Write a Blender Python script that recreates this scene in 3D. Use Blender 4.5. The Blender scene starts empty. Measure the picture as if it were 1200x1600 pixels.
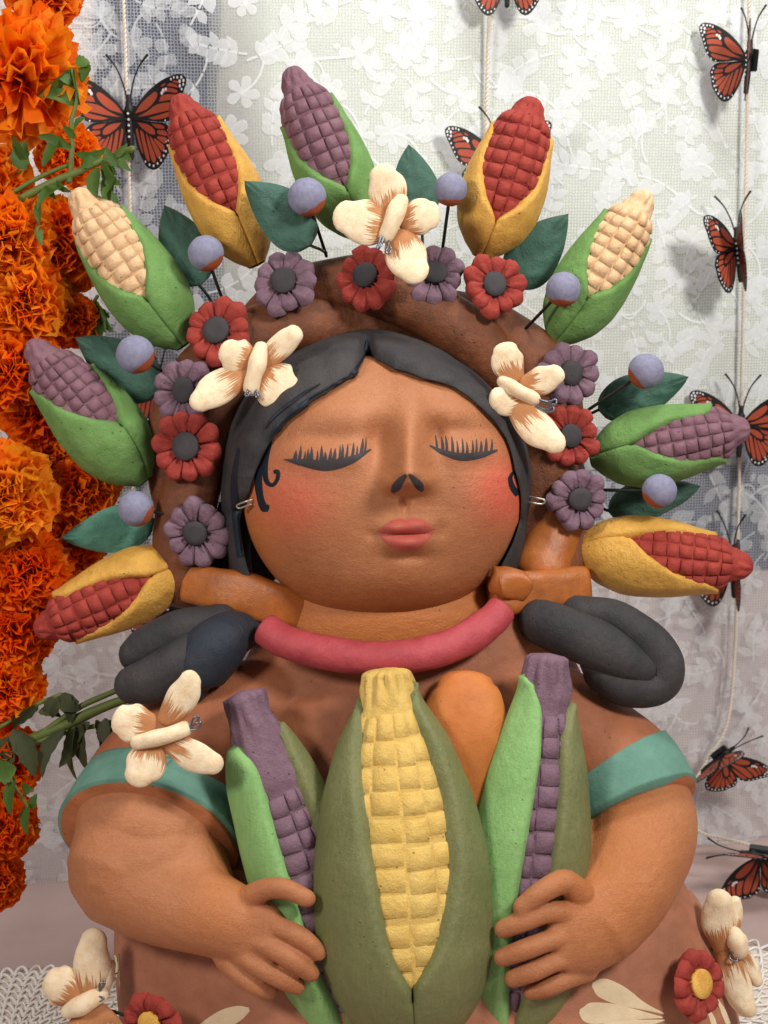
import bpy, bmesh, math, random
import numpy as np
from mathutils import Vector, Matrix, noise
from mathutils.bvhtree import BVHTree

random.seed(7); np.random.seed(7)
scn = bpy.context.scene
COL = scn.collection
R = math.radians

# ------------------------------------------------------------------ camera
PITCH = R(12.0); U = 0.0005; D = 2200.0; CAM_H = 0.683
FW = np.array([0, math.cos(PITCH), -math.sin(PITCH)])
UP = np.array([0, math.sin(PITCH), math.cos(PITCH)])
RT = np.array([1.0, 0, 0])
CAM = np.array([0, -1.1 * math.cos(PITCH), CAM_H])
ORI = CAM + FW * D * U
cd = bpy.data.cameras.new('camera'); cam = bpy.data.objects.new('camera', cd); COL.objects.link(cam)
cd.sensor_fit = 'HORIZONTAL'; cd.sensor_width = 36.0; cd.lens = 36.0 * D / 1200.0
cd.clip_start = 0.05; cd.clip_end = 50
cd.dof.use_dof = True; cd.dof.focus_distance = (D - 60) * U; cd.dof.aperture_fstop = 14
cam.location = CAM; cam.rotation_euler = (R(90) - PITCH, 0, 0)
scn.camera = cam

# ------------------------------------------------------------------ light
world = bpy.data.worlds.new('World'); scn.world = world; world.use_nodes = True
bg = world.node_tree.nodes['Background']
bg.inputs[0].default_value = (0.93, 0.95, 1.0, 1); bg.inputs[1].default_value = 0.19

def area(name, loc, target, power, size, col):
    l = bpy.data.lights.new(name, 'AREA'); l.energy = power; l.size = size; l.color = col; l.shape = 'DISK'
    o = bpy.data.objects.new(name, l); COL.objects.link(o); o.location = loc
    d = Vector(target) - Vector(loc); o.rotation_euler = d.to_track_quat('-Z', 'Y').to_euler()
    return o
area('key_lamp', (0.80, -0.85, 1.32), (0.0, 0.0, 0.42), 16.5, 0.30, (1.0, 0.96, 0.90))
area('fill_lamp', (-0.80, -0.85, 1.05), (-0.05, 0.05, 0.30), 8.2, 0.28, (1.0, 0.93, 0.85))
area('ceiling_lamp', (0.22, 0.02, 1.70), (0.12, 0.38, 0.70), 10.0, 0.40, (0.97, 1.0, 0.98))

scn.view_settings.view_transform = 'Standard'
scn.view_settings.look = 'None'
scn.view_settings.exposure = 0.0
scn.view_settings.gamma = 1.0
scn.render.engine = 'CYCLES'
scn.cycles.max_bounces = 6; scn.cycles.transparent_max_bounces = 12
scn.cycles.use_denoising = True

# ------------------------------------------------------------------ coordinates
def P(px, py, w=0.0):
    """photo pixel at depth w (px units towards the lens) -> world point"""
    k = (D - w) / D
    return ORI + U * ((px - 600) * k * RT + (800 - py) * k * UP - w * FW)
def S(w=0.0): return U * (D - w) / D
def proj(v):
    q = (v - CAM) / U
    z = q @ FW
    return 600 + (q @ RT) / z * D, 800 - (q @ UP) / z * D
RCAM = Matrix(((RT[0], UP[0], -FW[0]), (RT[1], UP[1], -FW[1]), (RT[2], UP[2], -FW[2])))
TOCAM = -FW
# back wall: vertical, a little nearer on the left
WY0 = CAM[1] + 1.405; WK = 0.137
WN = np.array([WK, -1, 0]) / math.hypot(WK, 1)      # towards the lens
WA = np.array([1, WK, 0]) / math.hypot(WK, 1)
def PW(px, py, off=0.0):
    d = FW + (px - 600) / D * RT - (py - 800) / D * UP
    p0 = np.array([0, WY0, 0]) + WN * off
    t = ((p0 - CAM) @ WN) / (d @ WN)
    return CAM + d * t
def PT(px, py, z=0.0):
    d = FW + (px - 600) / D * RT - (py - 800) / D * UP
    t = (z - CAM[2]) / d[2]
    return CAM + d * t
def depth_w(p): return D - ((p - CAM) @ FW) / U

# ------------------------------------------------------------------ materials
def lin(c):
    return tuple(((x / 255) / 12.92 if x / 255 <= 0.04045 else ((x / 255 + 0.055) / 1.055) ** 2.4) for x in c) + (1,)
def newmat(name):
    m = bpy.data.materials.new(name); m.use_nodes = True
    nt = m.node_tree; b = nt.nodes['Principled BSDF']
    return m, nt, b
def N(nt, t, **kw):
    n = nt.nodes.new(t)
    for k, v in kw.items():
        if hasattr(n, k): setattr(n, k, v)
        else: n.inputs[k].default_value = v
    return n
def mixc(nt, fac, a, b, blend='MIX'):
    n = nt.nodes.new('ShaderNodeMix'); n.data_type = 'RGBA'; n.blend_type = blend
    for sock, v in ((n.inputs[0], fac), (n.inputs[6], a), (n.inputs[7], b)):
        if hasattr(v, 'links') or isinstance(v, bpy.types.NodeSocket): nt.links.new(v, sock)
        else: sock.default_value = v
    return n.outputs[2]
def ramp(nt, fac, p0, p1, c0=(0, 0, 0, 1), c1=(1, 1, 1, 1)):
    n = nt.nodes.new('ShaderNodeValToRGB'); e = n.color_ramp.elements
    e[0].position = p0; e[1].position = p1; e[0].color = c0; e[1].color = c1
    nt.links.new(fac, n.inputs[0]); return n.outputs[0]
def noise_tex(nt, scale, detail=4, rough=0.55, vec=None, dist=0.0):
    n = nt.nodes.new('ShaderNodeTexNoise'); n.inputs['Scale'].default_value = scale
    n.inputs['Detail'].default_value = detail; n.inputs['Roughness'].default_value = rough
    n.inputs['Distortion'].default_value = dist
    if vec is not None: nt.links.new(vec, n.inputs['Vector'])
    return n.outputs['Fac']
def geopos(nt):
    return nt.nodes.new('ShaderNodeNewGeometry').outputs['Position']
def math_n(nt, op, a, b=None, clamp=False):
    n = nt.nodes.new('ShaderNodeMath'); n.operation = op; n.use_clamp = clamp
    for i, v in enumerate((a, b)):
        if v is None: continue
        if isinstance(v, (int, float)): n.inputs[i].default_value = v
        else: nt.links.new(v, n.inputs[i])
    return n.outputs[0]
def attr(nt, name):
    n = nt.nodes.new('ShaderNodeAttribute'); n.attribute_name = name; return n
def add_bump(nt, b, height, strength, dist=0.001):
    n = nt.nodes.new('ShaderNodeBump'); n.inputs['Strength'].default_value = strength
    n.inputs['Distance'].default_value = dist
    nt.links.new(height, n.inputs['Height']); nt.links.new(n.outputs[0], b.inputs['Normal'])
def clay(name, c, c2=None, rough=0.75, bump=0.75, chips=None, spec=0.25, fine=900, big=60, streak=0.0):
    """hand-painted fired clay: mottled colour, fine tooth, little pits"""
    m, nt, b = newmat(name); pos = geopos(nt)
    a = lin(c); c2 = lin(c2) if c2 else tuple(x * 0.72 for x in a[:3]) + (1,)
    f = ramp(nt, noise_tex(nt, big, 5, 0.6, pos), 0.38, 0.72)
    col = mixc(nt, f, a, c2)
    fine_f = ramp(nt, noise_tex(nt, fine, 3, 0.6, pos), 0.3, 0.75)
    col = mixc(nt, math_n(nt, 'MULTIPLY', fine_f, 0.22), col, tuple(min(1, x * 1.35) for x in a[:3]) + (1,))
    vor = nt.nodes.new('ShaderNodeTexVoronoi'); vor.inputs['Scale'].default_value = 130
    nt.links.new(pos, vor.inputs['Vector'])
    gate = ramp(nt, noise_tex(nt, 45, 2, 0.5, pos), 0.47, 0.58)
    pit = math_n(nt, 'MULTIPLY', ramp(nt, vor.outputs['Distance'], 0.05, 0.13, (1, 1, 1, 1), (0, 0, 0, 1)), gate)
    col = mixc(nt, math_n(nt, 'MULTIPLY', pit, 0.55), col, tuple(x * 0.25 for x in a[:3]) + (1,))
    if chips:
        chip = ramp(nt, noise_tex(nt, 55, 6, 0.7, pos), 0.72, 0.735)
        col = mixc(nt, chip, col, lin(chips))
    nt.links.new(col, b.inputs['Base Color'])
    b.inputs['Roughness'].default_value = rough; b.inputs['Specular IOR Level'].default_value = spec
    h = math_n(nt, 'ADD', noise_tex(nt, fine, 4, 0.65, pos), math_n(nt, 'MULTIPLY', noise_tex(nt, 160, 3, 0.5, pos), 1.6))
    h = math_n(nt, 'SUBTRACT', h, math_n(nt, 'MULTIPLY', pit, 1.2))
    if streak:
        mp = nt.nodes.new('ShaderNodeMapping'); mp.inputs['Scale'].default_value = (1, 1, .12); nt.links.new(pos, mp.inputs['Vector'])
        sn = noise_tex(nt, 420, 4, 0.6, mp.outputs[0], .4); h = math_n(nt, 'ADD', h, math_n(nt, 'MULTIPLY', sn, 2.0 * streak))
        col2 = mixc(nt, math_n(nt, 'MULTIPLY', ramp(nt, sn, .42, .66), .3 * streak), col, tuple(x * .62 for x in a[:3]) + (1,)); nt.links.new(col2, b.inputs['Base Color'])
    add_bump(nt, b, h, bump, 0.0016)
    return m
MT = {}
MT['red'] = clay('paint_brick_red', (166, 66, 56), (146, 52, 46), chips=(150, 88, 56))
MT['yellow'] = clay('paint_ochre_yellow', (220, 168, 76), (196, 140, 58), rough=0.55, spec=0.4, chips=(168, 100, 58), streak=.5)
MT['green'] = clay('paint_leaf_green', (114, 152, 86), (96, 134, 70), chips=(150, 88, 56))
MT['lightgreen'] = clay('paint_light_green', (142, 186, 116), (124, 166, 100), rough=0.55, bump=.4, streak=.9, big=25)
MT['olive'] = clay('paint_olive', (122, 124, 80), (104, 108, 66), rough=0.5, spec=0.35, bump=.4, streak=1.0, big=25)
MT['purple'] = clay('paint_dusty_purple', (134, 98, 108), (118, 82, 94), chips=(150, 88, 56))
MT['purple2'] = clay('paint_grey_mauve', (132, 104, 118), (112, 84, 98))
MT['cream'] = clay('paint_cream', (230, 192, 150), (212, 168, 124))
MT['kernel'] = clay('paint_maize_yellow', (230, 194, 112), (216, 174, 88), chips=(216, 158, 118))
MT['leaf'] = clay('paint_deep_teal_leaf', (66, 102, 88), (50, 82, 70), rough=0.55, spec=0.35)
MT['leaf2'] = clay('paint_pale_teal_leaf', (84, 138, 120), (66, 116, 98), rough=0.55, spec=0.35)
MT['dark'] = clay('paint_charcoal', (66, 62, 64), (54, 50, 54), bump=0.2)
MT['hair'] = clay('paint_hair_charcoal', (66, 62, 62), (36, 37, 42), rough=0.6, bump=0.4, big=22, streak=.8)
MT['blueblack'] = clay('paint_blue_black', (26, 34, 44), (20, 26, 34), rough=0.5, bump=0.1)
MT['blueblack2'] = clay('paint_blue_black_over_grey', (38, 45, 56), (64, 62, 64), rough=0.5, bump=0.35, big=18, streak=.6)
MT['collar'] = clay('paint_collar_red', (182, 74, 80), (158, 56, 64), rough=0.5, spec=0.35, bump=0.35, chips=(196, 104, 92))
MT['teal'] = clay('paint_teal_trim', (102, 142, 126), (82, 122, 108), rough=0.65, bump=0.3, big=40)
MT['terra'] = clay('raw_terracotta', (172, 104, 66), (150, 84, 50), rough=0.7, bump=0.5)
MT['ring'] = clay('burnished_brown_clay', (122, 68, 38), (82, 43, 23), rough=0.5, spec=0.4, bump=0.55)
MT['tie'] = clay('burnished_ochre_clay', (176, 100, 42), (140, 76, 32), rough=0.38, spec=0.5, bump=0.25)
MT['blouse'] = clay('blouse_brown', (160, 98, 66), (142, 82, 54), rough=0.55, spec=0.3, bump=0.3)
MT['skirt'] = clay('skirt_brown', (172, 114, 86), (154, 98, 74), rough=0.6, spec=0.3, bump=0.3)
MT['husk_raw'] = clay('raw_orange_husk', (196, 118, 62), (176, 100, 48), rough=0.5, bump=0.25)
MT['lips'] = clay('paint_lips', (186, 92, 80), (172, 80, 70), rough=0.55, bump=0.15)
MT['yolk'] = clay('paint_flower_yellow', (236, 186, 92), (206, 140, 60))
MT['petalcream'] = clay('paint_skirt_petal', (226, 206, 172), (214, 190, 152), chips=(172, 112, 80), bump=0.2)

def skin_mat():
    m, nt, b = newmat('painted_terracotta_skin'); pos = geopos(nt)
    col = mixc(nt, ramp(nt, noise_tex(nt, 22, 5, 0.6, pos), 0.35, 0.75), lin((178, 115, 76)), lin((160, 97, 60)))
    oc = attr(nt, 'ochre_bounce').outputs['Fac']  # ochre tint paints the orange light reflected onto jaw, neck and arms
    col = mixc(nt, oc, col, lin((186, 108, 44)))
    bl = attr(nt, 'blush').outputs['Fac']
    mp = nt.nodes.new('ShaderNodeMapping'); mp.inputs['Scale'].default_value = (.22, .5, 1); mp.inputs['Rotation'].default_value = (0, .35, 0); nt.links.new(pos, mp.inputs['Vector'])
    streak = noise_tex(nt, 320, 4, 0.7, mp.outputs[0])
    blm = math_n(nt, 'MULTIPLY', bl, math_n(nt, 'ADD', math_n(nt, 'MULTIPLY', streak, 1.3), 0.32), True)
    col = mixc(nt, blm, col, lin((222, 76, 70)))
    col = mixc(nt, math_n(nt, 'MULTIPLY', ramp(nt, streak, .35, .7), .22), col, lin((150, 88, 54)))
    spk = ramp(nt, noise_tex(nt, 420, 2, 0.5, pos), 0.70, 0.76)
    col = mixc(nt, math_n(nt, 'MULTIPLY', spk, 0.35), col, lin((110, 62, 38)))
    brush = ramp(nt, noise_tex(nt, 500, 3, 0.6, pos), 0.35, 0.75)
    col = mixc(nt, math_n(nt, 'MULTIPLY', brush, 0.18), col, lin((214, 156, 110)))
    nt.links.new(col, b.inputs['Base Color'])
    vor = nt.nodes.new('ShaderNodeTexVoronoi'); vor.inputs['Scale'].default_value = 110
    nt.links.new(pos, vor.inputs['Vector'])
    pit = math_n(nt, 'MULTIPLY', ramp(nt, vor.outputs['Distance'], 0.03, 0.10, (1, 1, 1, 1), (0, 0, 0, 1)), ramp(nt, noise_tex(nt, 30, 2, 0.5, pos), 0.50, 0.60))
    col = mixc(nt, math_n(nt, 'MULTIPLY', pit, 0.6), col, lin((96, 54, 34)))
    nt.links.new(col, b.inputs['Base Color'])
    rg_ = ramp(nt, noise_tex(nt, 70, 4, 0.6, pos), 0.3, 0.75, (.42, .42, .42, 1), (.66, .66, .66, 1)); nt.links.new(rg_, b.inputs['Roughness'])
    b.inputs['Specular IOR Level'].default_value = 0.36
    h = math_n(nt, 'ADD', noise_tex(nt, 850, 4, 0.6, pos), math_n(nt, 'MULTIPLY', noise_tex(nt, 120, 3, 0.5, pos), 1.5))
    h = math_n(nt, 'ADD', math_n(nt, 'SUBTRACT', h, math_n(nt, 'MULTIPLY', pit, 1.5)), math_n(nt, 'MULTIPLY', streak, .9))
    add_bump(nt, b, h, 0.42, 0.0016)
    return m
MT['skin'] = skin_mat()

def wing_mat():
    """cream paint dry-brushed over brown, brown left bare near the root"""
    m, nt, b = newmat('clay_wing_cream_on_brown'); pos = geopos(nt)
    t = attr(nt, 'along').outputs['Fac']; ang = attr(nt, 'ang').outputs['Fac']; sd = attr(nt, 'seed').outputs['Fac']
    cv = nt.nodes.new('ShaderNodeCombineXYZ')
    nt.links.new(math_n(nt, 'MULTIPLY', ang, 17.0), cv.inputs[0]); nt.links.new(math_n(nt, 'MULTIPLY', t, 1.6), cv.inputs[1])
    nt.links.new(math_n(nt, 'MULTIPLY', sd, 37.0), cv.inputs[2])
    st = noise_tex(nt, 1.0, 3, 0.65, cv.outputs[0])
    cv2 = nt.nodes.new('ShaderNodeCombineXYZ')
    nt.links.new(math_n(nt, 'MULTIPLY', ang, 1.6), cv2.inputs[0]); nt.links.new(math_n(nt, 'MULTIPLY', sd, 11.0), cv2.inputs[2])
    lo = noise_tex(nt, 1.0, 1, 0.5, cv2.outputs[0])
    v = math_n(nt, 'ADD', t, math_n(nt, 'ADD', math_n(nt, 'MULTIPLY', math_n(nt, 'SUBTRACT', st, 0.5), 0.95), math_n(nt, 'MULTIPLY', math_n(nt, 'SUBTRACT', lo, 0.5), 0.6)))
    f = ramp(nt, v, 0.30, 0.35)
    cr = mixc(nt, ramp(nt, noise_tex(nt, 140, 4, 0.6, pos), 0.4, 0.75), lin((240, 220, 188)), lin((226, 194, 152)))
    br = mixc(nt, noise_tex(nt, 90, 4, 0.6, pos), lin((192, 136, 90)), lin((172, 112, 70)))
    col = mixc(nt, f, br, cr)
    nt.links.new(col, b.inputs['Base Color']); b.inputs['Roughness'].default_value = 0.7
    b.inputs['Specular IOR Level'].default_value = 0.25
    h = math_n(nt, 'ADD', noise_tex(nt, 800, 4, 0.6, pos), math_n(nt, 'ADD', math_n(nt, 'MULTIPLY', noise_tex(nt, 150, 3, 0.5, pos), 1.5), math_n(nt, 'MULTIPLY', f, 0.6)))
    add_bump(nt, b, h, 0.4, 0.0012)
    return m
MT['wing'] = wing_mat()

def berry_mat():
    m, nt, b = newmat('clay_berry_lavender_over_terracotta')
    tc = nt.nodes.new('ShaderNodeTexCoord'); sep = nt.nodes.new('ShaderNodeSeparateXYZ')
    nt.links.new(tc.outputs['Object'], sep.inputs[0]); pos = geopos(nt)
    v = math_n(nt, 'ADD', sep.outputs[2], math_n(nt, 'MULTIPLY', math_n(nt, 'SUBTRACT', noise_tex(nt, 90, 4, 0.6, pos), 0.5), 0.5))
    f = ramp(nt, math_n(nt, 'ADD', math_n(nt, 'MULTIPLY', v, 0.5), 0.72), 0.43, 0.46)   # z in ball units
    lav = mixc(nt, ramp(nt, noise_tex(nt, 300, 4, 0.6, pos), 0.35, 0.7), lin((140, 138, 160)), lin((122, 122, 146)))
    col = mixc(nt, f, lin((160, 82, 50)), lav)
    nt.links.new(col, b.inputs['Base Color']); b.inputs['Roughness'].default_value = 0.8
    b.inputs['Specular IOR Level'].default_value = 0.2
    add_bump(nt, b, noise_tex(nt, 700, 4, 0.65, pos), 0.35, 0.001)
    return m
MT['berry'] = berry_mat()

def plain(name, c, rough=0.6, metal=0.0, spec=0.4, bump=0, trans=0.0, var=None, vscale=200):
    m, nt, b = newmat(name); pos = geopos(nt)
    if var:
        col = mixc(nt, noise_tex(nt, vscale, 4, 0.6, pos), lin(c), lin(var)); nt.links.new(col, b.inputs['Base Color'])
    else: b.inputs['Base Color'].default_value = lin(c)
    b.inputs['Roughness'].default_value = rough; b.inputs['Metallic'].default_value = metal
    b.inputs['Specular IOR Level'].default_value = spec
    if bump: add_bump(nt, b, noise_tex(nt, 600, 4, 0.6, pos), bump, 0.001)
    if trans:
        tr = nt.nodes.new('ShaderNodeBsdfTranslucent'); tr.inputs[0].default_value = lin(c)
        mx = nt.nodes.new('ShaderNodeMixShader'); mx.inputs[0].default_value = trans
        out = nt.nodes['Material Output']
        nt.links.new(b.outputs[0], mx.inputs[1]); nt.links.new(tr.outputs[0], mx.inputs[2]); nt.links.new(mx.outputs[0], out.inputs[0])
    return m
MT['wire_black'] = plain('black_wire', (40, 38, 36), 0.5, 0.6)
MT['wire_steel'] = plain('grey_steel_wire', (120, 128, 140), 0.35, 0.9)
MT['wire_pale'] = plain('pale_wire', (190, 188, 180), 0.35, 0.8)
MT['m_black'] = plain('monarch_black', (18, 17, 18), 0.55, var=(30, 28, 28))
MT['m_orange'] = plain('monarch_orange', (186, 88, 58), 0.6, var=(160, 62, 44), vscale=60)
MT['m_white'] = plain('monarch_white', (232, 230, 232), 0.6)
MT['m_plastic'] = plain('black_plastic_clip', (22, 22, 24), 0.3)
MT['cord'] = plain('cotton_cord', (232, 220, 204), 0.85, bump=0.4, var=(214, 200, 184))
MT['stem'] = plain('marigold_stem_green', (104, 116, 52), 0.6, var=(78, 92, 40), bump=0.2)
MT['fol'] = plain('marigold_leaf_green', (86, 118, 44), 0.55, var=(56, 84, 30), trans=0.25)
MT['fol_dull'] = plain('wilted_leaf_green', (70, 74, 40), 0.65, var=(46, 52, 28), trans=0.15)

def marigold_mat():
    m, nt, b = newmat('marigold_petal')
    tn = attr(nt, 'tone').outputs['Fac']; al = attr(nt, 'along').outputs['Fac']; pos = geopos(nt)
    v = math_n(nt, 'ADD', math_n(nt, 'MULTIPLY', tn, 0.75), math_n(nt, 'MULTIPLY', al, 0.25))
    n = nt.nodes.new('ShaderNodeValToRGB'); e = n.color_ramp.elements
    e[0].position = 0.0; e[0].color = lin((244, 82, 6)); e[1].position = 1.0; e[1].color = lin((255, 184, 44))
    k = e.new(0.5); k.color = lin((255, 128, 10))
    nt.links.new(v, n.inputs[0])
    col = mixc(nt, math_n(nt, 'MULTIPLY', noise_tex(nt, 350, 3, 0.6, pos), 0.35), n.outputs[0], lin((250, 100, 6)))
    nt.links.new(col, b.inputs['Base Color']); b.inputs['Roughness'].default_value = 0.6
    b.inputs['Specular IOR Level'].default_value = 0.25
    tr = nt.nodes.new('ShaderNodeBsdfTranslucent'); nt.links.new(col, tr.inputs[0])
    mx = nt.nodes.new('ShaderNodeMixShader'); mx.inputs[0].default_value = 0.5
    out = nt.nodes['Material Output']
    nt.links.new(b.outputs[0], mx.inputs[1]); nt.links.new(tr.outputs[0], mx.inputs[2]); nt.links.new(mx.outputs[0], out.inputs[0])
    return m
MT['marigold'] = marigold_mat()

def cloth(name, c, c2, weave=1.0):
    m, nt, b = newmat(name); pos = geopos(nt)
    col = mixc(nt, ramp(nt, noise_tex(nt, 6, 4, 0.6, pos), 0.35, 0.7), lin(c), lin(c2))
    w = nt.nodes.new('ShaderNodeTexWave'); w.bands_direction = 'Z'; w.inputs['Scale'].default_value = 260; w.inputs['Distortion'].default_value = 1.5
    nt.links.new(pos, w.inputs['Vector'])
    col = mixc(nt, math_n(nt, 'MULTIPLY', w.outputs['Fac'], 0.07 * weave), col, tuple(x * 0.6 for x in lin(c)[:3]) + (1,))
    nt.links.new(col, b.inputs['Base Color']); b.inputs['Roughness'].default_value = 0.9
    b.inputs['Specular IOR Level'].default_value = 0.1
    add_bump(nt, b, noise_tex(nt, 30, 5, 0.6, pos), 0.25, 0.004)
    return m
MT['sheet'] = cloth('pale_green_white_cotton', (222, 225, 214), (214, 218, 206))
MT['mauve'] = cloth('mauve_grey_cotton', (216, 203, 199), (202, 189, 186))
MT['bluegrey'] = cloth('blue_grey_backing', (104, 108, 122), (92, 96, 112))
MT['tablecloth'] = cloth('mauve_tablecloth', (190, 166, 160), (176, 152, 146))

def lace_net_mat():
    m, nt, b = newmat('lace_net'); pos = geopos(nt)
    v = nt.nodes.new('ShaderNodeTexVoronoi'); v.feature = 'DISTANCE_TO_EDGE'; v.inputs['Scale'].default_value = 340; v.inputs['Randomness'].default_value = 0.3; v.voronoi_dimensions = '2D'
    sp = nt.nodes.new('ShaderNodeSeparateXYZ'); nt.links.new(pos, sp.inputs[0]); cb = nt.nodes.new('ShaderNodeCombineXYZ')
    nt.links.new(sp.outputs[0], cb.inputs[0]); nt.links.new(sp.outputs[2], cb.inputs[1]); nt.links.new(cb.outputs[0], v.inputs['Vector'])
    thr = ramp(nt, v.outputs['Distance'], 0.10, 0.17, (1, 1, 1, 1), (0, 0, 0, 1))
    b.inputs['Base Color'].default_value = lin((214, 218, 224)); b.inputs['Roughness'].default_value = 0.9
    b.inputs['Specular IOR Level'].default_value = 0.05
    nt.links.new(math_n(nt, 'MULTIPLY', thr, 0.5), b.inputs['Alpha'])
    return m
MT['net'] = lace_net_mat()
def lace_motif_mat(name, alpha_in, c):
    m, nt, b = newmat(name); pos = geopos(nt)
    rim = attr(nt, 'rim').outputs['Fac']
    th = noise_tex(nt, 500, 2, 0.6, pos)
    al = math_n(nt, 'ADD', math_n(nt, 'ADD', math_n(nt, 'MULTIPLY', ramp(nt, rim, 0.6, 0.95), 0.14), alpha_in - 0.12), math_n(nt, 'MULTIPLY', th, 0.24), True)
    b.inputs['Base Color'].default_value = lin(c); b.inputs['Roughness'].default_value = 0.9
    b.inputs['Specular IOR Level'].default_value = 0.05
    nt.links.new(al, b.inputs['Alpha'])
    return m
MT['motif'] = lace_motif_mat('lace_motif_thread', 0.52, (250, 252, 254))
MT['motif_dim'] = lace_motif_mat('lace_motif_dim_thread', 0.30, (240, 242, 244))  # same lace as above; fainter copy paints the weaker light beyond the sheet
MT['crochet'] = plain('white_crochet_thread', (244, 238, 230), 0.85, bump=0.4)

# ------------------------------------------------------------------ object helpers
ORG = {}
def tag(o, label, cat=None, group=None, kind=None):
    if label: o['label'] = label
    if cat: o['category'] = cat
    if group: o['group'] = group
    if kind: o['kind'] = kind
    return o
def thing(name, label, cat, loc, group=None, mat=None):
    o = bpy.data.objects.new(name, None); COL.objects.link(o); o.empty_display_size = 0.02
    if mat is not None: o.matrix_world = mat
    else: o.location = tuple(loc)
    ORG[o.name] = np.array(loc, float)
    return tag(o, label, cat, group)
def mkmesh(name, v, f, mats, smooth=True, matidx=None, attrs=None):
    me = bpy.data.meshes.new(name)
    me.from_pydata([tuple(x) for x in np.asarray(v, float)], [], [tuple(int(i) for i in q) for q in f])
    for m in (mats if isinstance(mats, (list, tuple)) else [mats]): me.materials.append(m)
    if matidx is not None: me.polygons.foreach_set('material_index', np.asarray(matidx, np.int32))
    if smooth: me.polygons.foreach_set('use_smooth', np.ones(len(me.polygons), bool))
    for k, a in (attrs or {}).items():
        at = me.attributes.new(k, 'FLOAT', 'POINT'); at.data.foreach_set('value', np.asarray(a, np.float32))
    me.update(); return me
def part(name, v, f, mat, parent=None, smooth=True, matidx=None, attrs=None, org=None):
    """v in world space; the object's origin is its parent's (or org)"""
    if org is None: org = ORG[parent.name] if parent is not None else np.zeros(3)
    me = mkmesh(name, np.asarray(v) - org, f, mat, smooth, matidx, attrs)
    o = bpy.data.objects.new(name, me); COL.objects.link(o)
    if parent is not None: o.parent = parent
    else: o.location = tuple(org)
    ORG[o.name] = np.array(org, float)
    return o
def lpart(name, me, parent, mat=None):
    """local mesh under a transformed parent"""
    o = bpy.data.objects.new(name, me); COL.objects.link(o); o.parent = parent
    if mat is not None: o.matrix_local = mat
    return o
def grid_faces(nu, nv, wrap=False, off=0):
    f = []
    for i in range(nu - 1):
        for j in range(nv if wrap else nv - 1):
            k = (j + 1) % nv
            f.append((off + i * nv + j, off + i * nv + k, off + (i + 1) * nv + k, off + (i + 1) * nv + j))
    return f
def catmull(pts, sub):
    p = np.asarray(pts, float)
    if len(p) == 2:
        t = np.linspace(0, 1, sub + 1)[:, None]; return p[0] * (1 - t) + p[1] * t
    q = np.vstack([2 * p[0] - p[1], p, 2 * p[-1] - p[-2]]); out = []
    for i in range(1, len(q) - 2):
        for t in np.linspace(0, 1, sub, endpoint=False):
            a, b, c, d = q[i - 1], q[i], q[i + 1], q[i + 2]
            out.append(0.5 * (2 * b + (c - a) * t + (2 * a - 5 * b + 4 * c - d) * t * t + (3 * b - a - 3 * c + d) * t ** 3))
    out.append(q[-2]); return np.array(out)
def nrm(v): return v / (np.linalg.norm(v) + 1e-12)
def sweep(pos, ra, rb, n=20, cap=('round', 'round'), ref=None, twist=0.0, sq=1.0):
    """tube along pos; ra across (in the picture plane), rb in depth. Returns v, f, along, ang"""
    pos = np.asarray(pos); m = len(pos); ref = TOCAM if ref is None else ref
    T = np.gradient(pos, axis=0); T = T / (np.linalg.norm(T, axis=1)[:, None] + 1e-12)
    rings = []; al = []; prev = None
    seglen = np.concatenate([[0], np.cumsum(np.linalg.norm(np.diff(pos, axis=0), axis=1))]); seglen /= seglen[-1] + 1e-12
    def frame(i):
        n1 = np.cross(ref, T[i])
        if np.linalg.norm(n1) < 0.05: n1 = np.cross(np.array([0.3, 0.1, 1.0]), T[i])
        return nrm(n1)
    fr = []
    for i in range(m):
        n1 = frame(i)
        if prev is not None and n1 @ prev < 0: n1 = -n1
        prev = n1; fr.append((n1, nrm(np.cross(T[i], n1))))
    ang = np.linspace(0, 2 * math.pi, n, endpoint=False)
    ca, sa = np.cos(ang), np.sin(ang); ca = np.sign(ca) * np.abs(ca) ** sq; sa = np.sign(sa) * np.abs(sa) ** sq
    def ring(c, n1, n2, a, b): return c + ca[:, None] * n1 * a + sa[:, None] * n2 * b
    if cap[0] == 'round':
        for q in (0.04, 0.35, 0.65, 0.88):
            h = math.sqrt(1 - q * q); rings.append(ring(pos[0] - T[0] * min(ra[0], rb[0]) * h, *fr[0], ra[0] * q, rb[0] * q)); al.append(0)
    else: rings.append(ring(pos[0], *fr[0], ra[0] * .02, rb[0] * .02)); al.append(0)
    for i in range(m):
        n1, n2 = fr[i]
        if twist:
            a = twist * seglen[i]; n1, n2 = n1 * math.cos(a) + n2 * math.sin(a), -n1 * math.sin(a) + n2 * math.cos(a)
        rings.append(ring(pos[i], n1, n2, ra[i], rb[i])); al.append(seglen[i])
    if cap[1] == 'round':
        for q in (0.88, 0.65, 0.35, 0.04):
            h = math.sqrt(1 - q * q); rings.append(ring(pos[-1] + T[-1] * min(ra[-1], rb[-1]) * h, *fr[-1], ra[-1] * q, rb[-1] * q)); al.append(1)
    else: rings.append(ring(pos[-1], *fr[-1], ra[-1] * .02, rb[-1] * .02)); al.append(1)
    v = np.vstack(rings); nr = len(rings)
    f = grid_faces(nr, n, True)
    f.append(tuple(reversed(range(n)))); f.append(tuple((nr - 1) * n + j for j in range(n)))
    return v, f, np.repeat(al, n), np.tile(ang, nr)
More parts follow.
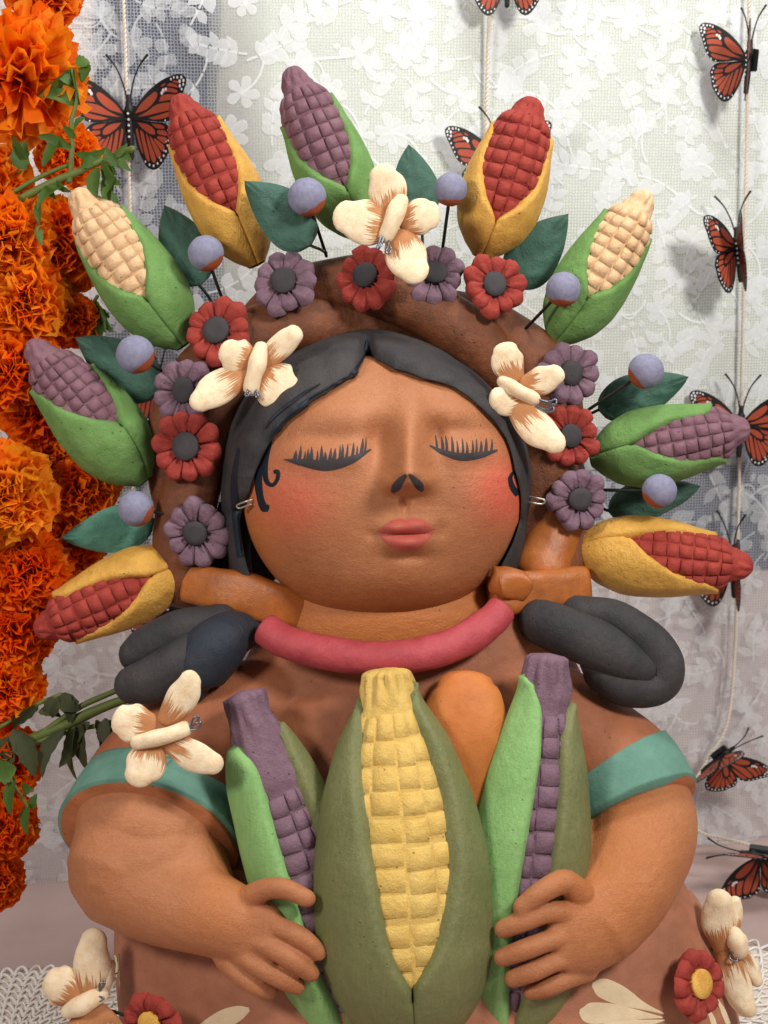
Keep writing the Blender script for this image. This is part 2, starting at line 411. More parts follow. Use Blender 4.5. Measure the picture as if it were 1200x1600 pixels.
def tube(pts, n=20, sub=8, cap=('round', 'round'), wob=0.0, sq=1.0):
    """pts: (px, py, w, ra[, rb]) in photo pixels"""
    a = np.array([list(P(*p[:3])) + [p[3] * S(p[2]), (p[4] if len(p) > 4 else p[3]) * S(p[2])] for p in pts])
    c = catmull(a, sub)
    c[:, 3:] = np.maximum(c[:, 3:], 1e-5)
    r = sweep(c[:, :3], c[:, 3], c[:, 4], n, cap, sq=sq)
    if wob: return (lumpy(r[0], wob),) + r[1:]
    return r
def lumpy(v, amp, scale=35.0):
    """hand-modelled unevenness, amp in px"""
    o = np.array([[noise.noise(Vector(p * scale)), noise.noise(Vector(p * scale + 17.3)), noise.noise(Vector(p * scale + 41.7))] for p in v])
    return v + o * amp * U
def join(lst):
    V = []; F = []; o = 0
    for v, f in lst:
        V.append(np.asarray(v)); F += [tuple(i + o for i in q) for q in f]; o += len(v)
    return np.vstack(V), F
def remesh(lst, voxel, smooth=6, fac=0.5):
    v, f = join(lst)
    me = bpy.data.meshes.new('tmp'); me.from_pydata([tuple(x) for x in v], [], f)
    o = bpy.data.objects.new('tmp', me); COL.objects.link(o)
    md = o.modifiers.new('r', 'REMESH'); md.mode = 'VOXEL'; md.voxel_size = voxel
    sm = o.modifiers.new('s', 'SMOOTH'); sm.iterations = smooth; sm.factor = fac
    ev = o.evaluated_get(bpy.context.evaluated_depsgraph_get()); m2 = ev.to_mesh()
    nv = np.empty(len(m2.vertices) * 3, np.float32); m2.vertices.foreach_get('co', nv)
    nf = [tuple(p.vertices) for p in m2.polygons]
    ev.to_mesh_clear(); bpy.data.objects.remove(o); bpy.data.meshes.remove(me)
    return nv.reshape(-1, 3).astype(float), nf
def ellipsoid(c, ax, n=24, m=14):
    """c world, ax = three axis vectors (world)"""
    ph = np.linspace(0, math.pi, m); th = np.linspace(0, 2 * math.pi, n, endpoint=False)
    v = []
    for p in ph:
        for t in th:
            v.append(c + ax[0] * math.sin(max(p, .01)) * math.cos(t) + ax[1] * math.sin(max(p, .01)) * math.sin(t) + ax[2] * math.cos(p))
    return np.array(v), grid_faces(m, n, True) + [tuple(range(n)), tuple((m - 1) * n + j for j in reversed(range(n)))]
def lathe(prof, n=24):
    """prof: list (r, z) local"""
    v = [];
    for r, z in prof:
        for j in range(n):
            a = 2 * math.pi * j / n; v.append((r * math.cos(a), r * math.sin(a), z))
    f = grid_faces(len(prof), n, True); f.append(tuple(reversed(range(n)))); f.append(tuple((len(prof) - 1) * n + j for j in range(n)))
    return np.array(v), f
def bvh_of(v, f): return BVHTree.FromPolygons([Vector(x) for x in v], f)
def hit(bvh, px, py, off):
    d = nrm(FW + (px - 600) / D * RT - (py - 800) / D * UP)
    r = bvh.ray_cast(Vector(CAM), Vector(d))
    if r[0] is None:
        r = bvh.find_nearest(Vector(P(px, py, 60)))
    n = np.array(r[1])
    if n @ d > 0: n = -n
    return np.array(r[0]) + n * off * U
def strip(bvh, a, b, rows=4, m=16, off=0.7):
    a = catmull(a, max(2, m // (len(a) - 1))); b = catmull(b, max(2, m // (len(b) - 1)))
    k = min(len(a), len(b)); ia = np.linspace(0, len(a) - 1, k).astype(int); ib = np.linspace(0, len(b) - 1, k).astype(int)
    a = a[ia]; b = b[ib]; v = []
    for i in range(k):
        for r in range(rows + 1):
            q = a[i] + (b[i] - a[i]) * r / rows
            v.append(hit(bvh, q[0], q[1], off if 0 < r < rows else off * 0.35))
    return np.array(v), grid_faces(k, rows + 1)
def stroke(bvh, pts, m=14, rows=2, off=0.6):
    """pts: (px, py, halfwidth)"""
    c = catmull(pts, max(2, m // (len(pts) - 1))); T = np.gradient(c[:, :2], axis=0); T /= np.linalg.norm(T, axis=1)[:, None] + 1e-9
    nn = np.stack([-T[:, 1], T[:, 0]], 1); h = np.maximum(c[:, 2:3], 0.25)
    v = []
    for i in range(len(c)):
        for r in range(rows + 1):
            q = c[i, :2] + nn[i] * h[i] * (2 * r / rows - 1); v.append(hit(bvh, q[0], q[1], off if 0 < r < rows else off * .4))
    return np.array(v), grid_faces(len(c), rows + 1)

# ================================================================== SETTING
def fold(a, b):
    return 0.004 * math.sin(a * 9 + 1.3 * math.sin(b * 4)) + 0.003 * math.sin(a * 23 + b * 3) + 0.0025 * math.sin(b * 11 + a * 5)
def wallpt(a, b, off):
    return np.array([0, WY0, 0]) + WA * a + np.array([0, 0, b]) + WN * (off + fold(a, b))
def ab_of(px, py):
    p = PW(px, py); return (p - np.array([0, WY0, 0])) @ WA, p[2]
def wall_panel(name, x0, x1, y0, y1, off, mat, step=0.02, ragged=0.0):
    a0, b1 = ab_of(x0, y0); a1, b0 = ab_of(x1, y1); b0 = max(b0, 0.001)
    na = max(2, int((a1 - a0) / step)); nb = max(2, int((b1 - b0) / step)); v = []
    for i in range(nb):
        for j in range(na):
            a = a0 + (a1 - a0) * j / (na - 1); b = b0 + (b1 - b0) * i / (nb - 1)
            e = ragged * (noise.noise(Vector((a * 14, b * 14, off * 99)))) 
            if ragged and (j == 0 or j == na - 1): a += e
            if ragged and (i == 0 or i == nb - 1): b = max(0.001, b + e)
            v.append(wallpt(a, b, off))
    return part(name, v, grid_faces(nb, na), mat)
o = wall_panel('backdrop_wall', -900, 2100, -500, 1345, 0.0, MT['mauve'], 0.03); tag(o, 'mauve grey cloth wall behind the lace', kind='structure')
o = wall_panel('blue_grey_panel', 135, 360, -300, 870, 0.004, MT['bluegrey'], 0.015, 0.006)  # blue-grey tone set behind the lace as a separate panel
tag(o, 'narrow blue grey panel behind the lace at upper left', 'cloth')
o = wall_panel('blue_grey_panel', 900, 1700, 640, 872, 0.004, MT['bluegrey'], 0.015, 0.006)
tag(o, 'blue grey band behind the lace under the white sheet at right', 'cloth')
o = wall_panel('white_sheet', 312, 1800, -400, 652, 0.0098, MT['sheet'], 0.015, 0.008)
fade = []
for q_ in o.data.vertices:
    a_ = (np.array(q_.co) - np.array([0, WY0, 0])) @ WA - ab_of(312, 300)[0]; fade.append(min(1.0, max(0.0, (a_ + .004 + .012 * noise.noise(Vector((3, 2, q_.co[2] * 9)))) / .075)))
at_ = o.data.attributes.new('fade', 'FLOAT', 'POINT'); at_.data.foreach_set('value', fade)
nt_s = MT['sheet'].node_tree; nt_s.links.new(ramp(nt_s, attr(nt_s, 'fade').outputs['Fac'], 0.0, 1.0), nt_s.nodes['Principled BSDF'].inputs['Alpha'])
tag(o, 'pale greenish white cotton sheet hanging behind the lace, top right', 'sheet')

lace = wall_panel('lace_curtain', -500, 1750, -320, 1335, 0.0102, MT['net'], 0.015)
tag(lace, 'white floral lace curtain covering the whole backdrop', 'curtain')
rng = random.Random(3)
def lace_motifs():
    V = []; F = []; RIM = []
    def blob(a, b, ang, ln, wd, shape, lift):
        ln *= 1.3; wd *= 1.45
        o = len(V); n = 14
        V.append((a + math.cos(ang) * ln * .5, b + math.sin(ang) * ln * .5, lift)); RIM.append(0.0)
        ringi = []
        for q, rm in ((0.78, 0.55), (1.0, 1.0)):
            idx = []
            for k in range(n):
                t = 2 * math.pi * k / n
                lx = ln * .5 * (1 - math.cos(t) * q); u = lx / ln
                prof = {'petal': (u ** 0.6) * (1 - u ** 4) ** .5 * 1.25 if 0 < u < 1 else 0, 'leaf': math.sin(math.pi * u ** .85)}[shape] if True else 0
                ly = wd * q * (prof if shape == 'petal' else prof ** .9 if prof > 0 else 0) * (1 if math.sin(t) > 0 else -1) * min(1, abs(math.sin(t)) * 3)
                ly *= 1 + 0.10 * math.sin(k * 2.3 + a * 300)
                V.append((a + math.cos(ang) * lx - math.sin(ang) * ly, b + math.sin(ang) * lx + math.cos(ang) * ly, lift)); RIM.append(rm); idx.append(len(V) - 1)
            ringi.append(idx)
        for k in range(n):
            j = (k + 1) % n
            F.append((o, ringi[0][k], ringi[0][j])); F.append((ringi[0][k], ringi[1][k], ringi[1][j], ringi[0][j]))
    def vine(a, b, ang, ln, bend, wd=0.0011):
        o = len(V); n = 9; x, y = a, b
        for k in range(n):
            t = k / (n - 1); an = ang + bend * t
            nx, ny = -math.sin(an), math.cos(an)
            for s in (-1, 1): V.append((x + nx * s * wd, y + ny * s * wd, 0.0007)); RIM.append(0.9)
            x += math.cos(an) * ln / n; y += math.sin(an) * ln / n
        F.extend((o + 2 * k, o + 2 * k + 1, o + 2 * k + 3, o + 2 * k + 2) for k in range(n - 1))
        return x, y, ang + bend
    a0, b1 = ab_of(-120, -60); a1, b0 = ab_of(1340, 1400)
    st = 0.041; y = 0.01; row = 0
    while y < b1 + 0.05:
        x = a0 + (st / 2 if row % 2 else 0)
        while x < a1:
            cx = x + rng.uniform(-.009, .009); cy = y + rng.uniform(-.009, .009); an = rng.uniform(0, 6.28); kind = rng.random()
            lf = rng.uniform(.0002, .0006)
            if kind < 0.34:      # open flower: petals round a button, a stem with a leaf
                n = rng.choice((5, 6, 7)); ln = rng.uniform(.011, .016)
                for k in range(n): blob(cx, cy, an + k * 6.283 / n + rng.uniform(-.15, .15), ln * rng.uniform(.8, 1.15), ln * .27, 'petal', lf)
                blob(cx - .0025, cy, 0, .004, .0022, 'leaf', lf + .0003)
                ex = vine(cx, cy, an + .5, rng.uniform(.028, .042), rng.uniform(-1.4, 1.4))
                blob(ex[0], ex[1], ex[2] + .5, rng.uniform(.010, .016), .0035, 'leaf', lf); blob(ex[0], ex[1], ex[2] - .7, rng.uniform(.008, .013), .003, 'leaf', lf)
            elif kind < 0.80:    # spray of leaves along a curved stem
                bend = rng.uniform(-1.1, 1.1); L0 = rng.uniform(.038, .052); ax_, ay_ = cx - math.cos(an) * L0 / 2, cy - math.sin(an) * L0 / 2
                nl = rng.choice((3, 4, 5)); x_, y_, a_ = ax_, ay_, an
                for k in range(nl):
                    x_, y_, a_ = vine(x_, y_, a_, L0 / nl, bend / nl, .0010)
                    for sg_ in (-1, 1):
                        if rng.random() < .85: blob(x_, y_, a_ + sg_ * rng.uniform(.55, 1.1), rng.uniform(.009, .016) * (1.15 - .12 * k), rng.uniform(.0028, .0046), 'leaf', lf)
                blob(x_, y_, a_, .013, .0036, 'leaf', lf)
            else:                # fan bud with tendrils
                for k in range(4): blob(cx, cy, an + (k - 1.5) * .5, rng.uniform(.012, .02), rng.uniform(.003, .005), 'petal', lf + k * .0001)
                vine(cx, cy, an + 3.14, .034, rng.uniform(-1.8, 1.8), .0011); vine(cx, cy, an + 2.4, .022, rng.uniform(-2.6, 2.6), .0009)
                for k in range(5): blob(cx + rng.uniform(-.024, .024), cy + rng.uniform(-.024, .024), rng.uniform(0, 6), .0045, .0022, 'leaf', lf)
            x += st
        y += st * .87; row += 1
    W = [wallpt(a, max(b, .002), 0.01035 + l * .3) for a, b, l in V]
    sa, sb = ab_of(312, 652); MI = [0 if V[q[0]][0] > sa and V[q[0]][1] > sb else 1 for q in F]  # bright copy of the lace over the sheet, dimmed copy elsewhere
    return W, F, RIM, MI
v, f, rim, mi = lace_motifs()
o = part('lace_motif', v, f, [MT['motif'], MT['motif_dim']], lace, matidx=mi, attrs={'rim': rim}); o['kind'] = 'stuff'

# table with its cloth
tv = []; nx, ny = 60, 40
for i in range(ny):
    for j in range(nx):
        x = -1.1 + 2.2 * j / (nx - 1); yb = WY0 + WK * x
        y = -1.0 + (yb + 0.01 + 1.0) * i / (ny - 1)
        tv.append((x, y, 0.0015 * noise.noise(Vector((x * 9, y * 9, 0)))))
o = part('table', tv, grid_faces(ny, nx), MT['tablecloth']); tag(o, 'table top under a mauve grey cloth', kind='structure')

def crochet(name, label, cx, cy, r0, seed):
    """a doily of looped white thread lying on the table"""
    c = PT(cx, cy); t = thing(name, label, 'doily', (c[0], c[1], 0.003)); lst = []
    def thread(pts, r=0.0007):
        p = np.array(pts); lst.append(sweep(p, np.full(len(p), r), np.full(len(p), r * .8), 5, ('flat', 'flat'), ref=np.array([0, 0, 1.0]))[:2])
    for k, rr in enumerate(np.arange(0.12, 1.01, 0.088)):
        th = np.linspace(0, 2 * math.pi, 70)
        thread([(c[0] + r0 * rr * math.cos(a), c[1] + r0 * rr * math.sin(a), .0035) for a in th])
        n = int(14 + 46 * rr)
        for q in range(n):
            a0 = 2 * math.pi * q / n; dr = r0 * .10
            pts = [(c[0] + (r0 * rr + dr * math.sin(math.pi * s)) * math.cos(a0 + s * 2 * math.pi / n * 1.0), c[1] + (r0 * rr + dr * math.sin(math.pi * s)) * math.sin(a0 + s * 2 * math.pi / n), .0035 + .001 * math.sin(math.pi * s)) for s in np.linspace(0, 1, 7)]
            thread(pts, .0016 if q % 3 else .0009)
    v, f = join(lst)
    o = part('thread_loop', v, f, MT['crochet'], t); o['kind'] = 'stuff'
    n = 48; v = [tuple(np.array([c[0], c[1], .0028]))] + [(c[0] + r0 * math.cos(2 * math.pi * k / n), c[1] + r0 * math.sin(2 * math.pi * k / n), .0026) for k in range(n)]
    part('doily_cloth', v, [(0, 1 + k, 1 + (k + 1) % n) for k in range(n)], MT['doily'], t)
MT['doily'] = cloth('doily_white', (226, 214, 202), (214, 200, 190))
crochet('crochet_doily', 'white crocheted doily lying on the table at lower left', 20, 1640, 0.115, 1)
crochet('crochet_doily', 'white crocheted doily lying on the table at lower right', 1090, 1600, 0.145, 2)

# ================================================================== CLAY FIGURE
fig = thing('clay_figure', 'painted terracotta woman with closed eyes, red collar and braids, sitting on the table', 'figurine', tuple(PT(620, 1640)))
HC = (597, 745); HW = 20.0; HS = S(HW); HO = P(HC[0], HC[1], HW)
def sup(th, a, bt, bb, e=2.25):
    c, s = abs(math.cos(th)), math.sin(th); b = bt if s > 0 else bb
    return ((c / a) ** e + (abs(s) / b) ** e) ** (-1 / e)
NT = 300
th = np.linspace(0, 2 * math.pi, NT, endpoint=False)
Rth = np.array([sup(t, 223, 198, 230, 2.25 if math.sin(t) > 0 else 2.08) * (1 - .04 * max(0, math.sin(t)) ** .5) for t in th])
phi = np.concatenate([np.linspace(0.004, math.pi / 2, 230), np.linspace(math.pi / 2, math.pi - 0.02, 22)[1:]])
FC = 178.0
X = np.sin(phi)[:, None] * (Rth * np.cos(th))[None, :]
Y = np.sin(phi)[:, None] * (Rth * np.sin(th))[None, :]
Wd = np.repeat(np.cos(phi)[:, None] * FC, NT, 1)
Wd = np.where(Wd < 0, Wd * 0.75, Wd)
# lower face pushed forward a little (tilted-up chin)
base = HO + HS * (X[..., None] * RT + Y[..., None] * UP + Wd[..., None] * TOCAM)
px, py = proj(base.reshape(-1, 3)); px = px.reshape(X.shape); py = py.reshape(X.shape)
def G(x, y, cx, cy, sx, sy): return np.exp(-((x - cx) / sx) ** 2 - ((y - cy) / sy) ** 2)
def interp(y, ys, vs): return np.interp(y, ys, vs)
front = np.clip(np.cos(phi)[:, None] * 4, 0, 1)
def smooth_interp(y, ys, vs):
    yy = np.linspace(ys[0], ys[-1], 200); t = np.interp(yy, ys, vs); k = np.hanning(15); k /= k.sum()
    t = np.convolve(np.pad(t, 7, mode='edge'), k, 'valid'); return np.interp(y, yy, t)
h = smooth_interp(py, [560, 600, 640, 680, 715, 742, 760, 775, 790], [0, 6, 16, 34, 56, 76, 62, 8, 0])
sg = smooth_interp(py, [560, 640, 700, 745, 775], [30, 24, 24, 30, 30])
cx = smooth_interp(py, [560, 640, 745, 790], [638, 641, 638, 636])
dW = h * np.exp(-(np.abs(px - cx) / sg) ** 2.0)
dW += 14 * G(px, py, 607, 756, 13, 13) + 14 * G(px, py, 667, 753, 13, 13)
dW += -26 * G(px, py, 592, 690, 22, 40) - 20 * G(px, py, 682, 680, 18, 34)
dW += 9 * G(px, py, 535, 648, 62, 20) + 9 * G(px, py, 715, 640, 52, 20)
dW += -5 * G(px, py, 515, 682, 60, 12) - 5 * G(px, py, 722, 672, 48, 11)
dW += 11 * G(px, py, 512, 714, 58, 19) + 11 * G(px, py, 724, 703, 46, 17)
dW += 10 * G(px, py, 634, 835, 58, 36)
dW += 13 * G(px, py, 617, 823, 19, 9) + 13 * G(px, py, 652, 820, 19, 9) + 18 * G(px, py, 637, 848, 28, 11)
dW += -9 * G(px, py, 634, 834.5, 30, 3.4)
dW += -6 * G(px, py, 637, 871, 30, 8)
dW += -5 * G(px, py, 633, 790, 4.5, 16) + 3 * G(px, py, 622, 790, 5, 16) + 3 * G(px, py, 644, 790, 5, 16)
dW += 9 * G(px, py, 470, 800, 70, 70) + 9 * G(px, py, 772, 780, 60, 70)
dW += 12 * G(px, py, 630, 905, 85, 34)
dW += -5 * G(px, py, 580, 835, 10, 12) - 5 * G(px, py, 690, 828, 10, 12)
hv = (base + (dW * front * HS)[..., None] * TOCAM).reshape(-1, 3)
hf = grid_faces(len(phi), NT, True); hf.append(tuple(reversed(range(NT)))); hf.append(tuple((len(phi) - 1) * NT + j for j in range(NT)))
pxf, pyf = px.reshape(-1), py.reshape(-1)
fr_ = np.repeat(front, NT, 1).reshape(-1)
blush = (np.clip(1.25 * G(pxf, pyf, 455, 782, 58, 52), 0, 1) * 0.46 + np.clip(1.3 * G(pxf, pyf, 795, 768, 52, 50), 0, 1) * 0.66) * fr_
ochre_bounce = 0.75 * G(pxf, pyf, 385, 840, 60, 80) + 0.5 * np.clip((pyf - 890) / 60, 0, 1)  # warm reflected light painted along the left jaw and the chin
head = part('head', hv, hf, MT['skin'], fig, attrs={'blush': blush, 'ochre_bounce': np.clip(ochre_bounce, 0, 1)})
hb = bvh_of(hv, hf)
# painted face
v, f = strip(hb, [(589, 830), (606, 817), (624, 810), (634, 813), (645, 809), (664, 815), (680, 827)], [(589, 830), (610, 834), (635, 835), (660, 833), (680, 827)], 5, 36, 0.9)
part('lip', v, f, MT['lips'], head)['label'] = 'coral painted upper lip'
v, f = strip(hb, [(590, 831), (610, 835), (635, 836), (660, 834), (680, 828)], [(590, 831), (604, 849), (625, 860), (645, 860), (665, 849), (680, 828)], 6, 36, 1.0)
part('lip', v, f, MT['lips'], head)['label'] = 'coral painted lower lip'
v, f = strip(hb, [(445, 717), (470, 717), (510, 719), (550, 712), (579, 701)], [(445, 719), (470, 728), (510, 736), (550, 725), (579, 704)], 4, 32, 1.0)
part('eyelid', v, f, MT['dark'], head)
v, f = strip(hb, [(671, 695), (695, 703), (722, 708), (750, 706), (777, 702)], [(671, 697), (690, 710), (720, 720), (752, 716), (777, 705)], 4, 32, 1.0)
part('eyelid', v, f, MT['dark'], head)
def lash(x0, y0, x1, y1, w):
    v, f = stroke(hb, [(x0, y0, w), ((x0 + x1) / 2 + 0.5, (y0 + y1) / 2, w * .8), (x1, y1, 0.5)], 8, 2, 0.8); part('eyelash', v, f, MT['dark'], head)
rg = random.Random(5)
for k in range(17):
    x = 460 + k * 6.9 + rg.uniform(-1.6, 1.6); yb = np.interp(x, [445, 510, 550, 579], [718, 722, 713, 703]); lash(x, yb, x + 1.5 + rg.uniform(-1, 1.5), yb - 21 + rg.uniform(-5, 5) + 3 * abs(k - 8) / 8, rg.uniform(1.6, 3.4))
for k in range(12):
    x = 684 + k * 7.6 + rg.uniform(-1.6, 1.6); yb = np.interp(x, [671, 720, 777], [699, 710, 703]); lash(x, yb, x - 3 + k * .35, yb - 25 + k * .7 + rg.uniform(-3, 3), rg.uniform(1.9, 2.7))
v, f = stroke(hb, [(635, 742, 2), (628, 749, 5), (619, 761, 7), (613, 769, 3)], 12, 4, 0.9); part('nostril', v, f, MT['dark'], head)
v, f = stroke(hb, [(639, 741, 2), (646, 748, 4.5), (655, 759, 6.5), (660, 767, 3)], 12, 4, 0.9); part('nostril', v, f, MT['dark'], head)
for pts in ([(427, 682, 2), (413, 708, 4), (404, 745, 6), (407, 778, 5.5), (414, 795, 6), (420, 789, 2)],
            [(424, 690, 2), (415, 720, 4.5), (416, 750, 4), (426, 758, 3), (434, 748, 3), (434, 737, 3.5), (428, 738, 3)],
            [(801, 738, 2), (797, 748, 3.5), (801, 762, 4.5), (809, 773, 5)], [(803, 737, 2.5), (808, 745, 3), (810, 756, 2.5)]):
    v, f = stroke(hb, pts, 24, 2, 1.2); part('painted_curl', v, f, MT['blueblack'], head)

# hair cap
hin = [(762, 922), (786, 877), (810, 821), (814, 782), (804, 734), (791, 686), (773, 660), (747, 634), (713, 608), (661, 593), (617, 578), (586, 562), (575, 547), (566, 566), (557, 587), (513, 613), (470, 643), (440, 669), (429, 682), (405, 725), (390, 769), (375, 812), (379, 847), (388, 888), (404, 930)]
hout = [(792, 930), (812, 885), (824, 812), (831, 760), (826, 704), (809, 660), (766, 604), (713, 561), (643, 526), (604, 516), (574, 514), (535, 520), (487, 537), (418, 578), (376, 630), (354, 686), (346, 743), (347, 803), (358, 888), (372, 940)]
def polar(pts):
    a = np.array([math.atan2(-(y - HC[1]), x - HC[0]) for x, y in pts]); a = np.where(a < -math.pi / 2, a + 2 * math.pi, a)
    r = np.array([math.hypot(x - HC[0], y - HC[1]) for x, y in pts]); i = np.argsort(a); return a[i], r[i]
ai, ri = polar(hin); ao, ro = polar(hout)
A = np.linspace(max(ai[0], ao[0]) - .05, min(ai[-1], ao[-1]) + .05, 220); rows = []
hd_out = []
for a in A:
    r0 = np.interp(a, ai, ri); r1 = np.interp(a, ao, ro); r1 = max(r1, r0 + 12)
    p = hit(hb, HC[0] + r0 * math.cos(a), HC[1] - r0 * math.sin(a), 0)
    w_in = (p - HO) @ TOCAM / HS
    part_d = math.exp(-((a - math.atan2(225, -22)) / 0.035) ** 2)
    col = []
    k0 = (D - HW - w_in) / (D - HW)       # perspective of the hairline depth
    ri_ = r0
    for s in (-0.02, 0.0, 0.02, 0.06, 0.12, 0.2, 0.3, 0.4, 0.5, 0.6, 0.7, 0.8, 0.87, 0.93, 0.97, 1.0):
        if s <= 0: rr, ww = ri_, w_in + (-8 if s < 0 else 5)
        else:
            rr = ri_ + (r1 - ri_) * s; ww = -25 + (w_in + 11 + 25) * math.sqrt(max(0, 1 - s ** 2.3)) - part_d * 9 * (1 - s * .3)
            ww += 2.5 * math.sin(a * 26 + s * 3) * (1 - abs(a - 1.67) / 3) * .6
        px_, py_ = HC[0] + rr * math.cos(a), HC[1] - rr * math.sin(a)
        col.append(P(px_, py_, HW + ww))
    for s, wb in ((0.97, -55), (0.85, -90), (0.6, -125), (0.05, -140)):
        col.append(P(HC[0] + r1 * s * math.cos(a), HC[1] - r1 * s * math.sin(a), HW + wb))
    rows.append(col)
nc = len(rows[0]); hairv = np.array(rows).reshape(-1, 3)
hairf = grid_faces(len(A), nc)
hair = part('hair', hairv, hairf, MT['hair'], fig); hair['label'] = 'black painted hair parted in the middle'
hrb = bvh_of(hairv, hairf)
for pts in ([(574, 548, 2), (566, 570, 7), (548, 593, 9), (510, 616, 10), (470, 640, 9), (440, 664, 7), (420, 690, 5)],
            [(500, 600, 1), (470, 618, 3), (430, 650, 3), (415, 670, 1)],
            [(573, 530, 1), (573, 545, 4), (580, 556, 2)],
            [(373, 700, 2), (366, 750, 5), (370, 810, 7), (376, 870, 6)]):
    v, f = stroke(hrb, pts, 60, 4, 1.8); part('brush_stroke', v, f, MT['blueblack'], hair)
# hair hanging behind the jaw on both sides
for pts in ([(366, 800, -30, 28, 26), (366, 870, -30, 26, 24), (372, 930, -20, 28, 24)], [(812, 780, -40, 24, 26), (806, 850, -35, 26, 24), (800, 900, -30, 28, 20)]):
    v, f, _, _ = tube(pts, 16, 6); part('hair_lock', v, f, MT['hair'], fig)

# neck, torso, skirt
v, f, al, _ = tube([(602, 860, 10, 150, 90), (602, 930, 0, 165, 96), (604, 980, 2, 172, 94), (606, 1004, -10, 150, 50)], 48, 8)
part('neck', v, f, MT['skin'], fig, attrs={'ochre_bounce': np.full(len(v), .8), 'blush': np.zeros(len(v))})
tor = tube([(604, 985, -15, 226, 78), (610, 1012, -12, 250, 104), (624, 1060, -10, 268, 128), (630, 1120, -10, 300, 140), (626, 1200, -5, 300, 150), (620, 1320, 0, 300, 160), (615, 1450, 0, 300, 170)], 64, 8, ('round', 'flat'))[:2]
slL = tube([(470, 1085, 10, 70), (380, 1125, 25, 92, 80), (308, 1176, 28, 112, 98), (260, 1236, 30, 126, 116), (237, 1302, 86, 141, 131)], 40, 8, ('round', 'flat'))[:2]
slR = tube([(790, 1090, 10, 75), (855, 1118, 25, 84, 80), (920, 1170, 35, 92, 92), (968, 1215, 52, 98, 102), (992, 1260, 74, 101, 106)], 40, 8, ('round', 'flat'))[:2]
v, f = remesh([tor, slL, slR], 3.2 * U, 10); v = lumpy(v, 2.0, 18)
torso = part('torso', v, f, MT['blouse'], fig); torso['label'] = 'brown blouse with wide sleeves'
tb = bvh_of(v, f)
v, f = stroke(tb, [(362, 1033, 1), (366, 1025, 2.2), (374, 1020, 1)], 8, 2, 0.8); part('brush_stroke', v, f, MT['blueblack'], torso)
# sleeve trims: flared bands hugging the hems
def trim(pts, name='sleeve_trim'):
    a = np.array([list(P(*p[:3])) + [p[3] * S(p[2]), p[4] * S(p[2])] for p in pts]); c = catmull(a, 8)
    outer = sweep(c[:, :3], c[:, 3], c[:, 4], 48, ('flat', 'flat'))
    v, f = outer[0], outer[1]
    o = part(name, lumpy(v, 1.6, 30), f, MT['teal'], torso); return o
trim([(260, 1242, 34, 131, 120), (248, 1274, 60, 141, 129), (234, 1313, 98, 148, 137)])
trim([(956, 1200, 46, 102, 103), (975, 1228, 58, 104, 108), (993, 1263, 76, 105, 110)])
# brown rim of clay under each trim
for pts in ([(237, 1304, 88, 143, 131), (231, 1319, 103, 142, 130)], [(988, 1254, 70, 101, 106), (995, 1268, 79, 100, 105)]):
    v, f, _, _ = tube(pts, 48, 4, ('flat', 'flat')); part('sleeve_hem', lumpy(v, 1.5, 30), f, MT['terra'], torso)

sk = []
for y_, c_, hw_, dp_, w_ in ((1330, 612, 330, 150, 10), (1400, 612, 405, 178, 5), (1450, 612, 438, 198, 0), (1520, 632, 460, 214, 0), (1600, 655, 486, 228, 0), (1700, 665, 505, 238, 0), (1800, 668, 512, 240, 0)): sk.append((c_, y_, w_, hw_, dp_))
v, f, _, _ = tube(sk, 90, 10, ('flat', 'flat'))
v = lumpy(v, 3, 14); v[:, 2] = np.maximum(v[:, 2], 0.002)
skirt = part('skirt', v, f, MT['skirt'], fig); sb = bvh_of(v, f)
for pts in ([(925, 1538, 3), (940, 1543, 15), (970, 1556, 15), (1005, 1572, 6), (1037, 1584, 1)],
            [(905, 1580, 3), (920, 1583, 16), (955, 1583, 15), (1000, 1586, 7), (1035, 1590, 1)],
            [(915, 1622, 3), (940, 1615, 14), (985, 1604, 10), (1038, 1594, 1)],
            [(390, 1577, 3), (372, 1583, 12), (345, 1594, 14), (310, 1606, 4)],
            [(178, 1492, 2), (178, 1505, 6), (176, 1525, 7), (173, 1545, 2)],
            [(1120, 1560, 1), (1130, 1580, 4), (1138, 1600, 4)], [(1105, 1575, 1), (1112, 1590, 4), (1118, 1608, 4)]):
    v, f = stroke(sb, pts, 24, 6, 0.9); part('painted_petal', v, f, MT['petalcream'], skirt)

